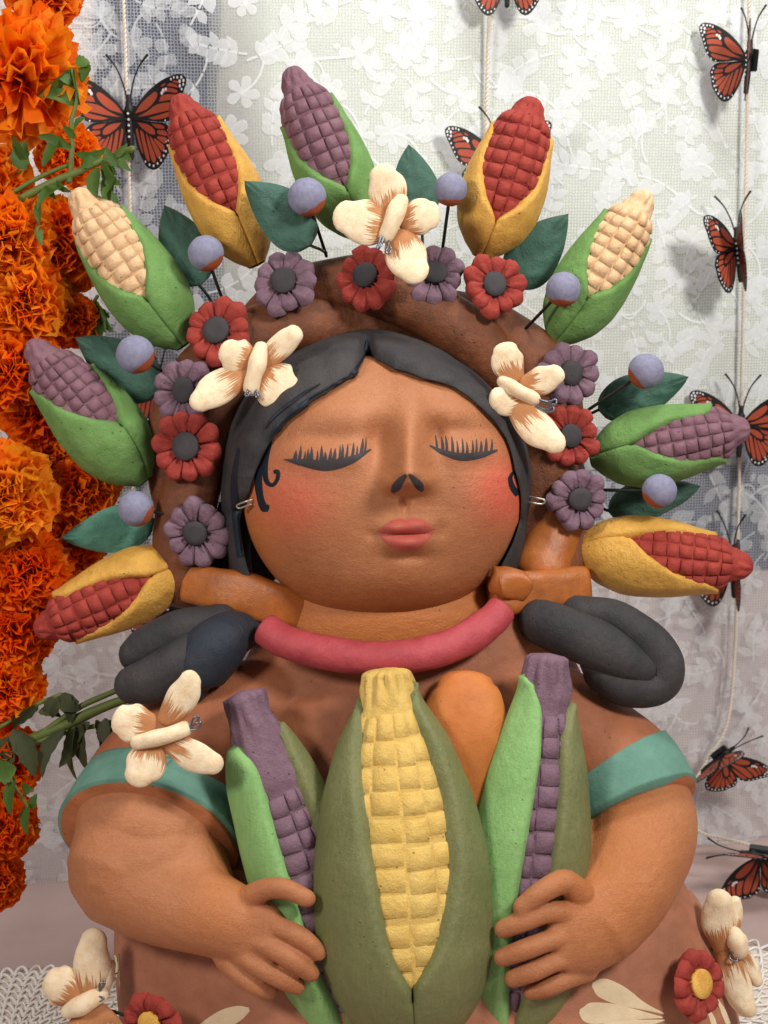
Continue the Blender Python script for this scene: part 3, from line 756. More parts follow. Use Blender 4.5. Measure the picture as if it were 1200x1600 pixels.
# arms with hands, each one continuous surface
def fingers(lst):
    out = []
    for pts in lst: out.append(tube([p[:3] + (p[3] - 0.2,) for p in pts], 14, 6)[:2])
    return out
armL = [tube([(246, 1272, 60, 112), (230, 1310, 92, 122, 114), (212, 1344, 112, 106, 102)], 32, 8)[:2], ellipsoid(P(238, 1344, 114), (RT * 104 * U, UP * 92 * U, TOCAM * 96 * U)), tube([(206, 1352, 112, 103, 98), (262, 1394, 150, 85, 82), (325, 1425, 190, 68, 62), (372, 1444, 212, 60, 46)], 32, 8)[:2],
        tube([(372, 1444, 212, 58, 42), (400, 1458, 222, 60, 34), (418, 1464, 232, 52, 26)], 24, 6)[:2]]
armL += [tube([(272, 1300, 74, 78), (275, 1340, 115, 80), (300, 1382, 152, 68)], 24, 6)[:2]]
armL += fingers([[(382, 1408, 218, 22), (412, 1390, 238, 18), (445, 1388, 252, 17), (480, 1404, 256, 15)],
                 [(402, 1436, 226, 20), (432, 1447, 242, 17), (468, 1464, 250, 17), (497, 1487, 244, 15)],
                 [(386, 1462, 226, 20), (418, 1477, 246, 17), (456, 1500, 254, 17), (485, 1520, 246, 15)],
                 [(370, 1485, 222, 20), (398, 1505, 240, 17), (436, 1527, 248, 17), (463, 1541, 240, 15)],
                 [(352, 1498, 212, 20), (374, 1522, 228, 17), (402, 1540, 234, 16), (422, 1549, 228, 14)]])
v, f = remesh(armL, 1.9 * U, 36, 0.5)
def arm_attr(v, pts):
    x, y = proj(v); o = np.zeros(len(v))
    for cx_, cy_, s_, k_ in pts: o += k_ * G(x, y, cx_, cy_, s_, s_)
    return {'ochre_bounce': np.clip(o, 0, 1), 'blush': np.zeros(len(v))}
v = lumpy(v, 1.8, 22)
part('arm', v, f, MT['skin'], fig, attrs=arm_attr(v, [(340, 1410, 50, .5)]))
armR = [tube([(980, 1236, 36, 78), (998, 1270, 62, 88, 86), (998, 1318, 110, 87, 82), (972, 1390, 165, 76, 70), (940, 1440, 205, 68, 48)], 32, 8)[:2],
        tube([(942, 1440, 205, 66, 44), (905, 1462, 226, 64, 34), (880, 1474, 234, 54, 26)], 24, 6)[:2],
        tube([(915, 1290, 110, 22), (925, 1330, 140, 26), (930, 1370, 170, 30)], 16, 6)[:2]]
armR += fingers([[(905, 1398, 222, 24), (882, 1378, 240, 20), (848, 1392, 256, 18), (815, 1417, 256, 15)],
                 [(893, 1428, 230, 20), (858, 1424, 246, 17), (818, 1438, 254, 17), (786, 1452, 246, 15)],
                 [(900, 1462, 230, 20), (866, 1466, 248, 17), (822, 1482, 256, 17), (786, 1496, 246, 15)],
                 [(908, 1494, 226, 20), (872, 1500, 244, 17), (832, 1517, 252, 17), (802, 1528, 244, 15)],
                 [(915, 1516, 218, 20), (884, 1530, 234, 17), (856, 1543, 240, 16), (830, 1549, 234, 14)]])
v, f = remesh(armR, 1.9 * U, 26, 0.5); v = lumpy(v, 1.8, 22)
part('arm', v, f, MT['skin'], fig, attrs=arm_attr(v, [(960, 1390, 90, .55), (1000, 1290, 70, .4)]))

# collar, tie bands, headdress ring, braids
v, f, _, _ = tube([(416, 984, 92, 26, 24), (445, 1002, 112, 26, 24), (500, 1018, 135, 27, 25), (560, 1027, 146, 27, 25), (612, 1028, 150, 27, 25), (670, 1020, 144, 27, 25), (725, 1000, 128, 27, 25), (765, 972, 106, 26, 24), (782, 952, 90, 25, 23)], 24, 10, ('flat', 'flat'))
part('collar', lumpy(v, 2.0, 45), f, MT['collar'], fig)
for pts in ([(490, 966, 30, 28, 26), (430, 943, 56, 33, 20), (375, 926, 46, 33, 18), (330, 917, 26, 31, 18), (296, 910, 0, 29, 18)],
            [(768, 934, 66, 34, 24), (815, 926, 56, 33, 22), (865, 920, 36, 31, 22), (912, 914, 8, 29, 20)]):
    v, f, _, _ = tube(pts, 32, 10, ('flat', 'flat'), sq=.55); part('tie_band', lumpy(v, 4.0, 40), f, MT['tie'], fig)
v, f, _, _ = tube([(774, 908, 84, 26, 11), (794, 910, 86, 31, 11), (818, 918, 80, 24, 9)], 28, 10); part('tie_lump', lumpy(v, 9, 70), f, MT['tie'], fig)
ringc = [(318, 905, -40), (296, 830, -40), (292, 745, -40), (306, 664, -40), (342, 588, -38), (400, 525, -36), (470, 486, -34), (550, 472, -32), (640, 480, -32), (730, 512, -32), (796, 560, -34), (838, 612, -36), (856, 695, -38), (858, 775, -38), (852, 850, -36), (846, 895, -34)]
cc = catmull([list(P(*p)) for p in ringc], 10); T = np.gradient(cc, axis=0); T /= np.linalg.norm(T, axis=1)[:, None]
for k in range(2):
    pos = []
    for i in range(len(cc)):
        n1 = nrm(np.cross(TOCAM, T[i])); a = k * math.pi + i / len(cc) * 2 * math.pi * 2.1 + .5
        pos.append(cc[i] + (n1 * math.cos(a) + TOCAM * math.sin(a)) * 27 * U)
    v, f, _, _ = sweep(np.array(pos), np.full(len(cc), 46 * U), np.full(len(cc), 40 * U), 24)
    part('headdress_coil', lumpy(v, 5, 30), f, MT['ring'], fig)
v, f, _, _ = tube([(868, 790, -20, 40, 34), (862, 840, -10, 42, 34), (848, 885, 10, 48, 32)], 24, 8); part('headdress_coil', lumpy(v, 4, 35), f, MT['tie'], fig)
# braids: thick twisted rolls of clay
for nm, pts, m_ in (('braid_roll', [(402, 985, 44, 22), (362, 992, 74, 38), (330, 1020, 94, 46), (308, 1058, 98, 40), (306, 1078, 94, 20)], 'blueblack2'),
                    ('braid_roll', [(345, 972, 56, 30), (290, 984, 66, 34), (240, 1004, 68, 32), (212, 1022, 66, 26)], 'hair'),
                    ('braid_roll', [(330, 1010, 90, 34), (280, 1038, 96, 38), (238, 1060, 96, 36), (210, 1068, 92, 31)], 'hair'),
                    ('braid_roll', [(842, 970, 72, 34), (880, 985, 92, 38), (925, 1005, 104, 38), (968, 1028, 106, 34), (1002, 1046, 100, 26)], 'hair'),
                    ('braid_roll', [(905, 955, 50, 28), (955, 968, 66, 32), (1005, 998, 80, 34), (1036, 1038, 84, 34), (1026, 1070, 88, 32), (980, 1072, 92, 34), (945, 1052, 92, 32), (930, 1035, 88, 24)], 'hair')):
        v, f, _, _ = tube(pts, 28, 10); part(nm, lumpy(v, 3.5, 30), f, MT[m_], fig)
# earring wires
for pts in ([(402, 778, 105), (386, 783, 112), (371, 789, 100), (374, 794, 98), (392, 788, 110)], [(816, 774, 40), (836, 778, 60), (850, 781, 62), (848, 787, 60), (832, 786, 60), (816, 783, 40)]):
    v, f, _, _ = tube([p + (1.6,) for p in pts], 8, 6); part('earring_wire', v, f, MT['wire_pale'], fig)

# ================================================================== MAIZE
def maize(name, label, group, base, tip_h, prof_h, prof_c, t0, L, Rr, cmat, hmats, tend=(1.0, 1.0), rows=(0.3, 1.1, 9), colw=21, spin=0.0, dsq=1.0, ctop=1.45, kbump=3.0, nub_ridge=1.5, twist=0.0, capl=.09, tipr=.35, gd=3.8):
    """base, tip_h: (px,py,w) of husk base and husk top; L/Rr: tables (t, phi) of the opening edges in degrees;
       prof_*: tables (t, radius px)"""
    b = P(*base); tp = P(*tip_h); A_ = tp - b; ln = np.linalg.norm(A_); A_ = A_ / ln; sc = S((base[2] + tip_h[2]) / 2)
    Fv = nrm(TOCAM - A_ * (TOCAM @ A_)); Sv = np.cross(A_, Fv)
    a = R(spin); Fv, Sv = Fv * math.cos(a) + Sv * math.sin(a), Sv * math.cos(a) - Fv * math.sin(a)
    t = thing(name, label, 'maize cob', b, group)
    def tab(T_, x):
        xs = np.array([p[0] for p in T_], float); ys = np.array([p[1] for p in T_], float)
        return np.interp(x, xs, ys)
    fine = np.linspace(0, 1.7, 400)
    def smoothtab(T_):
        y = tab(T_, fine); k = np.hanning(31); k /= k.sum(); return np.convolve(np.pad(y, 15, mode='edge'), k, 'valid')
    sh = smoothtab(prof_h); s_c = smoothtab(prof_c)
    rh = lambda x: np.interp(x, fine, sh); rc = lambda x: np.interp(x, fine, s_c)
    fL = lambda x: R(tab(L, x)); fR = lambda x: R(tab(Rr, x))
    def pt(x, ph, r): return b + A_ * ln * x + sc * r * (math.cos(ph) * Fv * dsq + math.sin(ph) * Sv)
    # cob core with its ridged tip
    xs = np.concatenate([np.linspace(0.06, rows[1], 26), np.linspace(rows[1] + .015, ctop, 22)])
    v = []; n = 40
    for x in xs:
        e = max(0.0, 1 - max(0, (x - (ctop - capl)) / capl) ** 2) ** .5
        for j in range(n):
            ph = 2 * math.pi * j / n - math.pi
            r = rc(x) - gd if x <= rows[1] else rc(x) - gd * max(0, 1 - (x - rows[1]) / .04) + nub_ridge * math.sin(ph * 11 + 6 * noise.noise(Vector((x * 5, ph * 2, 3)))) * min(1, (x - rows[1]) / .06)
            r += (1.2 if x < rows[1] else 1.0 + nub_ridge * .8) * noise.noise(Vector((x * 14, ph * 3, base[0] * .01)))
            v.append(pt(x, ph, max(.3, r * e)))
    f = grid_faces(len(xs), n, True) + [tuple(reversed(range(n))), tuple((len(xs) - 1) * n + j for j in range(n))]
    cob = part('cob', v, f, MT[cmat], t)
    # kernels
    nr = rows[2]; tb_ = np.linspace(rows[0], rows[1], nr + 1); rs = random.Random(int(base[0] * 7 + base[1]))
    rmid = rc(0.6); nco = max(3, int(round(2 * math.pi * rmid / colw)))
    cj = [rs.uniform(-.16, .16) for _ in range(nco + 1)]
    for i in range(nr):
        for j in range(nco):
            tj = [rs.uniform(-.12, .12) * (tb_[1] - tb_[0]) for _ in range(2)]
            x0, x1 = tb_[i] + tj[0], tb_[i + 1] + tj[0]
            p0 = -math.pi + (j + cj[j]) * 2 * math.pi / nco; p1 = -math.pi + (j + 1 + cj[(j + 1) % nco]) * 2 * math.pi / nco
            tw = twist * (x0 + x1) / 2; xm, pm = (x0 + x1) / 2, (p0 + p1) / 2 + tw
            if pm < -math.pi: pm += 2 * math.pi
            lo, hi = fL(xm) - .35, fR(xm) + .35
            lo = max(lo, -2.0); hi = min(hi, 2.0)
            if xm > min(tend): lo, hi = (-1.75 if tend[0] < xm else lo), (1.75 if tend[1] < xm else hi)
            if not (lo < pm < hi): continue
            hgt = kbump * rs.uniform(.5, 1.3); v = []
            sk_ = [rs.uniform(-.06, .06) for _ in range(4)]
            for qa in (0, .08, .5, .92, 1):
                for qb in (0, .08, .5, .92, 1):
                    m_ = max(abs(2 * qa - 1), abs(2 * qb - 1)); e = 0 if m_ > .99 else (.84 if m_ > .7 else 1)
                    if abs(2 * qa - 1) > .7 and abs(2 * qb - 1) > .7: e *= .9
                    r = rc(x0 + (x1 - x0) * qa) - (gd + 2) + (gd + 2 + hgt * .45) * e + 0.6 * noise.noise(Vector((qa * 3 + i, qb * 3 + j, 1)))
                    ua = .01 + .98 * qa + (sk_[0] if qb > .5 else sk_[1]) * (1 - qa) * .8; ub = .015 + .97 * qb + (sk_[2] if qa > .5 else sk_[3]) * (1 - qb) * .8
                    v.append(pt(x0 + (x1 - x0) * ua, p0 + tw + (p1 - p0) * ub, r))
            part('kernel', v, grid_faces(5, 5), MT[cmat], cob)
    # two husk leaves
    for side in (0, 1):
        te = tend[side]; nt_, nu = 56, 30; v = []
        for i in range(nt_):
            x = te * (i / (nt_ - 1)) ** .95
            e0 = fL(x) if side == 0 else fR(x)
            if x < t0: e0 = tab([(0, tab(L, t0)), (t0, tab(L, t0))], x) * math.pi / 180
            if x > te - .13: e0 += (-1 if side == 0 else 1) * tipr * ((x - (te - .13)) / .13) ** 2.5
            e1 = -math.pi - .05 if side == 0 else math.pi + .05
            for j in range(nu):
                q = j / (nu - 1); q2 = q ** 1.6; ph = e0 + (e1 - e0) * q2
                arc = abs(ph - e0) * rh(x)
                r1 = max(rh(x), rc(x) + 3.5); lo_ = rc(x) - 5 if x >= t0 * .9 else r1 - 5
                r = lo_ + (r1 - lo_) * (1 - math.exp(-arc / (3.2 if side == 0 else 2.6))) ** .8
                # soft pointed end
                if x > te - .08: r = r + (rc(x) + nub_ridge * 1.9 + 3 - r) * ((x - (te - .08)) / .08) ** 2 * (0 if j == 0 else 1)
                if i == nt_ - 1: r = rc(x) - 9
                r += (0.9 if x > .1 else .3) * noise.noise(Vector((x * 6, ph * 2, base[1] * .02))) + .5 * math.sin(ph * 9 + 2 * noise.noise(Vector((x * 2, ph, 5)))) * min(1, x * 3)
                v.append(pt(x, ph, max(.5, r)))
        f = grid_faces(nt_, nu)
        if side == 1: f = [tuple(reversed(q)) for q in f]
        part('husk', v, f, MT[hmats[side]], t)
    # stub that plugs the husk base
    return t
PH = [(0, .18), (.06, .46), (.18, .78), (.34, .97), (.46, 1.0), (.6, .98), (.75, .9), (.88, .78), (1.0, .66), (1.7, .6)]
PC = [(0, .1), (.1, .3), (.25, .66), (.45, .86), (.6, .88), (.75, .83), (.9, .74), (1.0, .66), (1.1, .55), (1.17, .42), (1.22, .34), (1.32, .30), (1.45, .25), (1.7, .2)]
def hcob(label, base, tip, r, t0, phi0, endL, endR, cm, hm, ratio=0.8, te=(1, 1), w=(-25, -10), nub=None, spin=0):
    bx, by = base; tx, ty = tip; hx, hy = bx + (tx - bx) * ratio, by + (ty - by) * ratio
    Lt = [(0, phi0), (t0, phi0), (t0 + .12, phi0 + (endL - phi0) * .34), (t0 + .3, phi0 + (endL - phi0) * .66), (.9, phi0 + (endL - phi0) * .93), (1.0, endL - 12), (1.5, endL - 20)]
    Rt = [(0, phi0), (t0, phi0), (t0 + .12, phi0 + (endR - phi0) * .34), (t0 + .3, phi0 + (endR - phi0) * .66), (.9, phi0 + (endR - phi0) * .93), (1.0, endR + 12), (1.5, endR + 20)]
    ct = 1 / ratio
    pc = [(x if x <= 1 else 1 + (x - 1) * (ct - 1) / .42, y * r) for x, y in PC]
    kend = 1 + (ct - 1) * .30
    return maize('maize_cob', label, 'maize cobs around the headdress', (bx, by, w[0]), (hx, hy, w[1]), [(x, y * r) for x, y in PH], pc, t0, Lt, Rt, cm, (hm, hm), te, (t0 - .03, kend, 8), colw=25, ctop=ct, spin=spin, nub_ridge=2.2)
hcob('purple clay maize cob in green husk, above the pale teal leaf at far left', (228, 752), (44, 533), 66, .42, 34, -48, 84, 'purple', 'green', .79, (1.0, .88))
hcob('cream clay maize cob in green husk, beside the marigolds at upper left', (288, 540), (116, 296), 65, .38, -4, -74, 66, 'cream', 'green', .80, (1, 1))
hcob('red clay maize cob in yellow husk, overlapping the large monarch at upper left', (402, 414), (276, 148), 62, .34, 6, -76, 66, 'red', 'yellow', .82, (.97, 1))
hcob('purple clay maize cob in green husk, topmost ornament of the headdress', (566, 372), (452, 105), 62, .33, 6, -78, 66, 'purple', 'green', .80, (.92, 1))
hcob('red clay maize cob in yellow husk, standing right of the top butterfly', (752, 402), (834, 152), 67, .26, 4, -66, 70, 'red', 'yellow', .82, (.98, 1))
hcob('cream clay maize cob in green husk, at upper right of the headdress', (866, 535), (1014, 299), 60, .38, 6, -60, 74, 'cream', 'green', .80, (1, 1))
hcob('purple clay maize cob in green husk, pointing right over a monarch', (922, 716), (1172, 668), 63, .32, -10, -46, 52, 'purple', 'green', .83, (.96, 1))
hcob('red clay maize cob in yellow husk, lowest at right above the black braid', (896, 858), (1177, 886), 64, .36, -30, -64, 46, 'red', 'yellow', .81, (.98, 1.02))
hcob('red clay maize cob in yellow husk, lowest at left above the black braid', (296, 876), (54, 988), 60, .30, 2, -60, 44, 'red', 'yellow', .82, (1, 1))

# the three held cobs
maize('maize_cob', 'large yellow clay maize cob in olive husk, held in the middle', 'maize cobs held in the hands', (648, 1655, 195), (607, 1072, 195),
      [(0, 20), (.05, 60), (.12, 98), (.2, 124), (.3, 141), (.42, 144), (.55, 138), (.7, 120), (.85, 90), (.93, 62), (1.0, 37), (1.7, 30)],
      [(0, 10), (.1, 54), (.2, 98), (.3, 115), (.42, 120), (.55, 115), (.7, 99), (.85, 71), (.93, 49), (1.0, 37), (1.04, 32), (1.1, 34), (1.7, 34)],
      .235, [(0, 2), (.235, 2), (.3, -8), (.37, -13), (.53, -19), (.7, -28), (.86, -44), (.95, -58), (1, -75), (1.5, -90)],
      [(0, 2), (.235, 2), (.3, 15), (.37, 25), (.53, 39), (.7, 46), (.86, 48), (.95, 46), (1.02, 52), (1.5, 90)],
      'kernel', ('olive', 'olive'), (0.99, 1.02), (.22, .935, 11), colw=50, ctop=1.05, kbump=1.6, dsq=.82, nub_ridge=6.0, capl=.018, tipr=.8, gd=3.6)
maize('maize_cob', 'purple clay maize cob with light green husk, held at left under the fingers', 'maize cobs held in the hands', (568, 1645, 165), (396, 1135, 165),
      [(0, 20), (.1, 66), (.25, 88), (.45, 90), (.65, 84), (.85, 72), (.95, 56), (1.0, 46), (1.7, 40)],
      [(0, 10), (.1, 40), (.25, 68), (.45, 74), (.65, 70), (.85, 58), (.95, 42), (1.0, 34), (1.06, 32), (1.11, 36), (1.7, 36)],
      .12, [(0, -10), (.12, -10), (.3, -14), (.5, -12), (.7, -10), (.9, -6), (1, 0), (1.5, 0)],
      [(0, -10), (.12, -10), (.3, 20), (.5, 34), (.7, 42), (.9, 46), (1, 50), (1.5, 60)],
      'purple2', ('lightgreen', 'olive'), (.975, 1.0), (.12, .80, 12), colw=34, ctop=1.11, kbump=1.6, dsq=.85, nub_ridge=3.5, capl=.02, tipr=.9, gd=6.0)
maize('maize_cob', 'purple clay maize cob with light green husk, held at right under the fingers', 'maize cobs held in the hands', (800, 1650, 165), (854, 1050, 165),
      [(0, 20), (.08, 60), (.2, 88), (.4, 98), (.6, 92), (.75, 78), (.88, 56), (1.0, 34), (1.7, 34)],
      [(0, 10), (.1, 50), (.25, 74), (.4, 84), (.6, 78), (.75, 66), (.88, 46), (1.0, 33), (1.06, 32), (1.7, 32)],
      .08, [(0, -12), (.08, -12), (.2, -18), (.4, -16), (.6, -10), (.8, -3), (.95, -8), (1, -20), (1.5, -30)],
      [(0, -12), (.08, -12), (.2, 4), (.4, 14), (.6, 20), (.8, 28), (.92, 38), (1, 60), (1.5, 60)],
      'purple2', ('lightgreen', 'olive'), (1.0, .94), (.08, .90, 14), colw=34, ctop=1.05, kbump=1.6, dsq=.85, nub_ridge=4.5, capl=.018, tipr=.9, gd=6.0)
# unpainted husk leaf standing behind the middle cob
v, f, _, _ = tube([(700, 1290, 150, 54, 26), (714, 1200, 156, 66, 30), (724, 1130, 154, 70, 32), (728, 1088, 148, 60, 28), (728, 1068, 142, 46, 22)], 28, 10)
o = part('husk_leaf', lumpy(v, 4, 20), f, MT['husk_raw'], None, org=P(700, 1290, 150))
tag(o, 'smooth unpainted orange clay husk behind the large yellow cob', 'husk')

# ================================================================== CLAY FLOWERS
def petal_mesh(name, mat, seed):
    v = []; rs = random.Random(seed)
    nu, nv = 6, 6
    for i in range(nu):
        s = i / (nu - 1); x = 13 + 39 * s ** .9
        hw = (5.0 + 12.3 * math.sin(min(1, s * 1.18) * math.pi / 2)) * (1 if s < .8 else (.96 if s < .95 else .62))
        for j in range(nv):
            q = 2 * j / (nv - 1) - 1
            xx = x - (4.5 * q * q * s if s > .5 else 0)
            dome = (1 - abs(q) ** 2.6) ** .6 if abs(q) < 1 else 0
            z = (3 + 10 * dome * (0.72 + .4 * math.sin(s * math.pi * .8))) * (1 if s < .99 else .35) - 3 * (1 - s) * (1 if abs(q) < .25 else 0)
            if abs(q) == 1: z = -7
            if s == 1: z = -2 + 3 * dome
            if abs(q) < .25 and s < .7: z -= 6.5 * (1 - s / .7)
            v.append((xx + rs.uniform(-.6, .6), q * hw + rs.uniform(-.6, .6), z + rs.uniform(-.5, .5)))
    return mkmesh(name, v, grid_faces(nu, nv), mat)
PET = {c: [petal_mesh('petal', MT[c], k) for k in range(4)] for c in ('red', 'purple2')}
def disc_mesh(name, mat, r):
    v, f = lathe([(r, -6), (r, 8), (r * .96, 10), (r * .5, 10.6), (.2, 10.8)], 22); return mkmesh(name, v, f, MT[mat])
DISC = {'dark': disc_mesh('flower_centre', 'dark', 19.5), 'yolk': disc_mesh('flower_centre', 'yolk', 20)}
v, f = lathe([(.2, -9), (30, -8), (40, -4), (30, -1), (.2, 1)], 22)
BACK = {c: mkmesh('flower_back', v, f, MT[c]) for c in ('red', 'purple2')}
def flower(label, px, py, w, r, col, centre, tx=0, ty=0, n=10, group='clay flowers on the headdress', seed=0):
    s = S(w) * r / 52; m = Matrix.Translation(Vector(P(px, py, w))) @ RCAM.to_4x4() @ Matrix.Rotation(R(ty), 4, 'Y') @ Matrix.Rotation(R(-tx), 4, 'X') @ Matrix.Scale(s, 4)
    t = thing('clay_flower', label, 'flower', P(px, py, w), group, mat=m); rs = random.Random(seed + int(px))
    lpart('flower_back', BACK[col], t)
    for k in range(n):
        a = 2 * math.pi * k / n + rs.uniform(-.07, .07) + px
        q = rs.uniform(.88, 1.10)
        lpart('petal', PET[col][rs.randrange(4)], t, Matrix.Rotation(a, 4, 'Z') @ Matrix.Rotation(R(rs.uniform(-5, 5)), 4, 'X') @ Matrix.Diagonal((q, 1.02 * 10 / n, rs.uniform(.9, 1.1), 1)))
    lpart('flower_centre', DISC[centre], t, Matrix.Translation((rs.uniform(-2, 2), rs.uniform(-2, 2), rs.uniform(1.5, 4))) @ Matrix.Rotation(R(rs.uniform(-6, 6)), 4, 'X') @ Matrix.Diagonal((rs.uniform(.92, 1.1), rs.uniform(.92, 1.1), 1, 1)))
    return t
flower('red clay flower left of the forehead, above the left butterfly', 342, 518, 30, 54, 'red', 'dark', 6, -14)
flower('dusty mauve clay flower at upper left, right of the red flower', 443, 443, 30, 53, 'purple2', 'dark', 10, -8)
flower('red clay flower under the top butterfly, at the crown of the headdress', 575, 433, 28, 53, 'red', 'dark', 8, -26)
flower('dusty mauve clay flower partly hidden by the top butterfly wing', 677, 428, 22, 51, 'purple2', 'dark', 10, 4)
flower('red clay flower at the foot of the yellow-husked cob, top right', 773, 446, 28, 52, 'red', 'dark', 6, 10)
flower('dusty mauve clay flower touching the left butterfly wing tip', 288, 612, 32, 53, 'purple2', 'dark', 2, -14)
flower('red clay flower at far left, between two mauve flowers', 292, 698, 36, 56, 'red', 'dark', -2, -10)
flower('dusty mauve clay flower lowest at left, beside the jaw', 309, 831, 34, 55, 'purple2', 'dark', -8, -8)
flower('dusty mauve clay flower right of the right butterfly', 889, 583, 20, 51, 'purple2', 'dark', 4, 14)
flower('red clay flower at right, between two mauve flowers', 888, 681, 26, 51, 'red', 'dark', 0, 12)
flower('dusty mauve clay flower lowest at right, beside the hair', 903, 781, 28, 51, 'purple2', 'dark', -4, 10)
flower('red clay flower with yellow centre on the skirt, lower left', 236, 1596, 190, 51, 'red', 'yolk', -6, -16, 9, 'red flowers on the skirt')
flower('red clay flower with yellow centre on the skirt, lower right', 1088, 1538, 150, 55, 'red', 'yolk', 10, 36, 9, 'red flowers on the skirt')

# ================================================================== LEAVES, BERRIES, WIRES
def leaf(label, base, tip, hw, w=(-30, -20), mat='leaf', bend=0.0, curl=10, wire=None):
    b = P(*base, w[0]); tp = P(*tip, w[1]); A_ = tp - b; ln = np.linalg.norm(A_); A_ /= ln; sc = S(w[0])
    Fv = nrm(TOCAM - A_ * (TOCAM @ A_)); Sv = np.cross(A_, Fv); t = thing('clay_leaf', label, 'leaf', b, 'clay leaves of the headdress')
    nu, nv = 26, 15; v = []
    for layer in (1, -1):
        for i in range(nu):
            s = i / (nu - 1); wdt = hw * (math.sin(math.pi * s ** .72) ** .75 if 0 < s < 1 else 0.0) * (1 - .12 * s) + .4
            for j in range(nv):
                q = 2 * j / (nv - 1) - 1
                z = -curl * q * q * .8 + 6 * math.sin(s * 3) + bend * s * s * 20
                if layer == 1: z += 2.6 * (1 - q ** 4) - 2.4 * math.exp(-(q / .07) ** 2) + 2.2 * (1 - abs(q)) * math.sin(26 * (s - .33 * abs(q)) ) * min(1, abs(q) * 4)
                else: z -= 2.2 * (1 - q ** 4)
                v.append(b + A_ * ln * s + sc * (q * wdt + bend * 14 * math.sin(math.pi * s)) * Sv + sc * z * Fv)
    g = grid_faces(nu, nv); f = g + [tuple(reversed([i + nu * nv for i in q])) for q in g]
    v = np.array(v)
    part('blade', lumpy(v, 2.2, 40), f, MT[mat], t)
    if wire:
        vv, ff, _, _ = tube([base + (w[0] - 2, 2.4), ((base[0] + wire[0]) / 2 + 2, (base[1] + wire[1]) / 2, w[0] - 4, 2.4), wire + (-30, 2.4)], 8, 6); part('wire', vv, ff, MT['wire_black'], t)
    return t
leaf('dark teal clay leaf behind the berry at left, under the cream cob', (248, 612), (119, 527), 46, (-50, -50), wire=(280, 620))
leaf('dark teal clay leaf between the cream and yellow-husked cobs at left', (312, 446), (257, 320), 44, (-45, -40), wire=(335, 480))
leaf('dark teal clay leaf overlapping the yellow-husked cob at upper left', (486, 384), (382, 284), 44, (60, 70), bend=.35, wire=(510, 395))
leaf('dark teal clay leaf standing upright behind the top butterfly', (656, 342), (638, 227), 40, (-40, -45), curl=6, wire=(660, 400))
leaf('dark teal clay leaf behind the upper right yellow-husked cob', (800, 446), (888, 334), 44, (-55, -55), bend=-.2, wire=(790, 470))
leaf('dark teal clay leaf behind the berry at right, under the cream cob', (936, 640), (1075, 590), 38, (-45, -40), wire=(890, 660))
leaf('dark teal clay leaf under the purple cob at right', (950, 798), (1094, 759), 33, (-60, -55), wire=(900, 780))
leaf('pale teal clay leaf pointing left, above the lowest left cob', (240, 812), (95, 840), 38, (-45, -30), mat='leaf2', bend=-.3, wire=(290, 800))
bv, bf = ellipsoid(np.zeros(3), (np.array([1, 0, 0]), np.array([0, 1, 0]), np.array([0, 0, 1])), 28, 18)
BERRY = mkmesh('berry_ball', lumpy(bv / 1.0, 90, 1.9), bf, MT['berry'])
def berry(label, px, py, w, r, tdir, wire):
    """tdir: picture direction (x, up) of the bare terracotta side"""
    z = Vector(-(RT * tdir[0] + UP * tdir[1]) + TOCAM * .25 * 1.0); q = z.to_track_quat('Z', 'Y').to_matrix()
    c = P(px, py, w); m = Matrix.Translation(Vector(c)) @ q.to_4x4() @ Matrix.Scale(r * S(w), 4)
    t = thing('clay_berry', label, 'berry', c, 'clay berries on wires'); t.location = tuple(c)
    o = lpart('berry_ball', BERRY, t); o.matrix_local = Matrix.Translation(Vector((0, 0, 0))) @ q.to_4x4() @ Matrix.Scale(r * S(w), 4)
    vv, ff, _, _ = tube([(px, py, w - 3, 2.6), ((px + wire[0]) / 2, (py + wire[1]) / 2, (w + wire[2]) / 2 + 3, 2.6), wire + (2.6,)], 8, 6)
    part('wire', vv, ff, MT['wire_black'], t)
berry('round lavender clay berry at far left, under the cream cob', 212, 554, 40, 30, (.7, -.7), (270, 590, 0))
berry('round lavender clay berry at upper left, below the red monarch-side cob', 322, 396, 40, 28, (.5, -.85), (350, 475, -10))
berry('round lavender clay berry left of the topmost purple cob base', 480, 308, 90, 30, (.5, -.85), (510, 400, 0))
berry('round lavender clay berry left of the upper right red cob', 704, 296, 50, 26, (.05, -1), (690, 400, -10))
berry('round lavender clay berry on the green husk at upper right', 880, 452, 50, 27, (-.1, -1), (815, 520, -10))
berry('round lavender clay berry over a dark leaf at right', 1009, 580, 20, 28, (-.8, -.6), (905, 650, -10))
berry('round lavender clay berry below the purple cob at right', 1030, 767, 40, 27, (-.6, -.8), (915, 765, -10))
berry('round lavender clay berry on the pale teal leaf at left', 213, 795, 20, 28, (.8, -.6), (300, 810, 0))

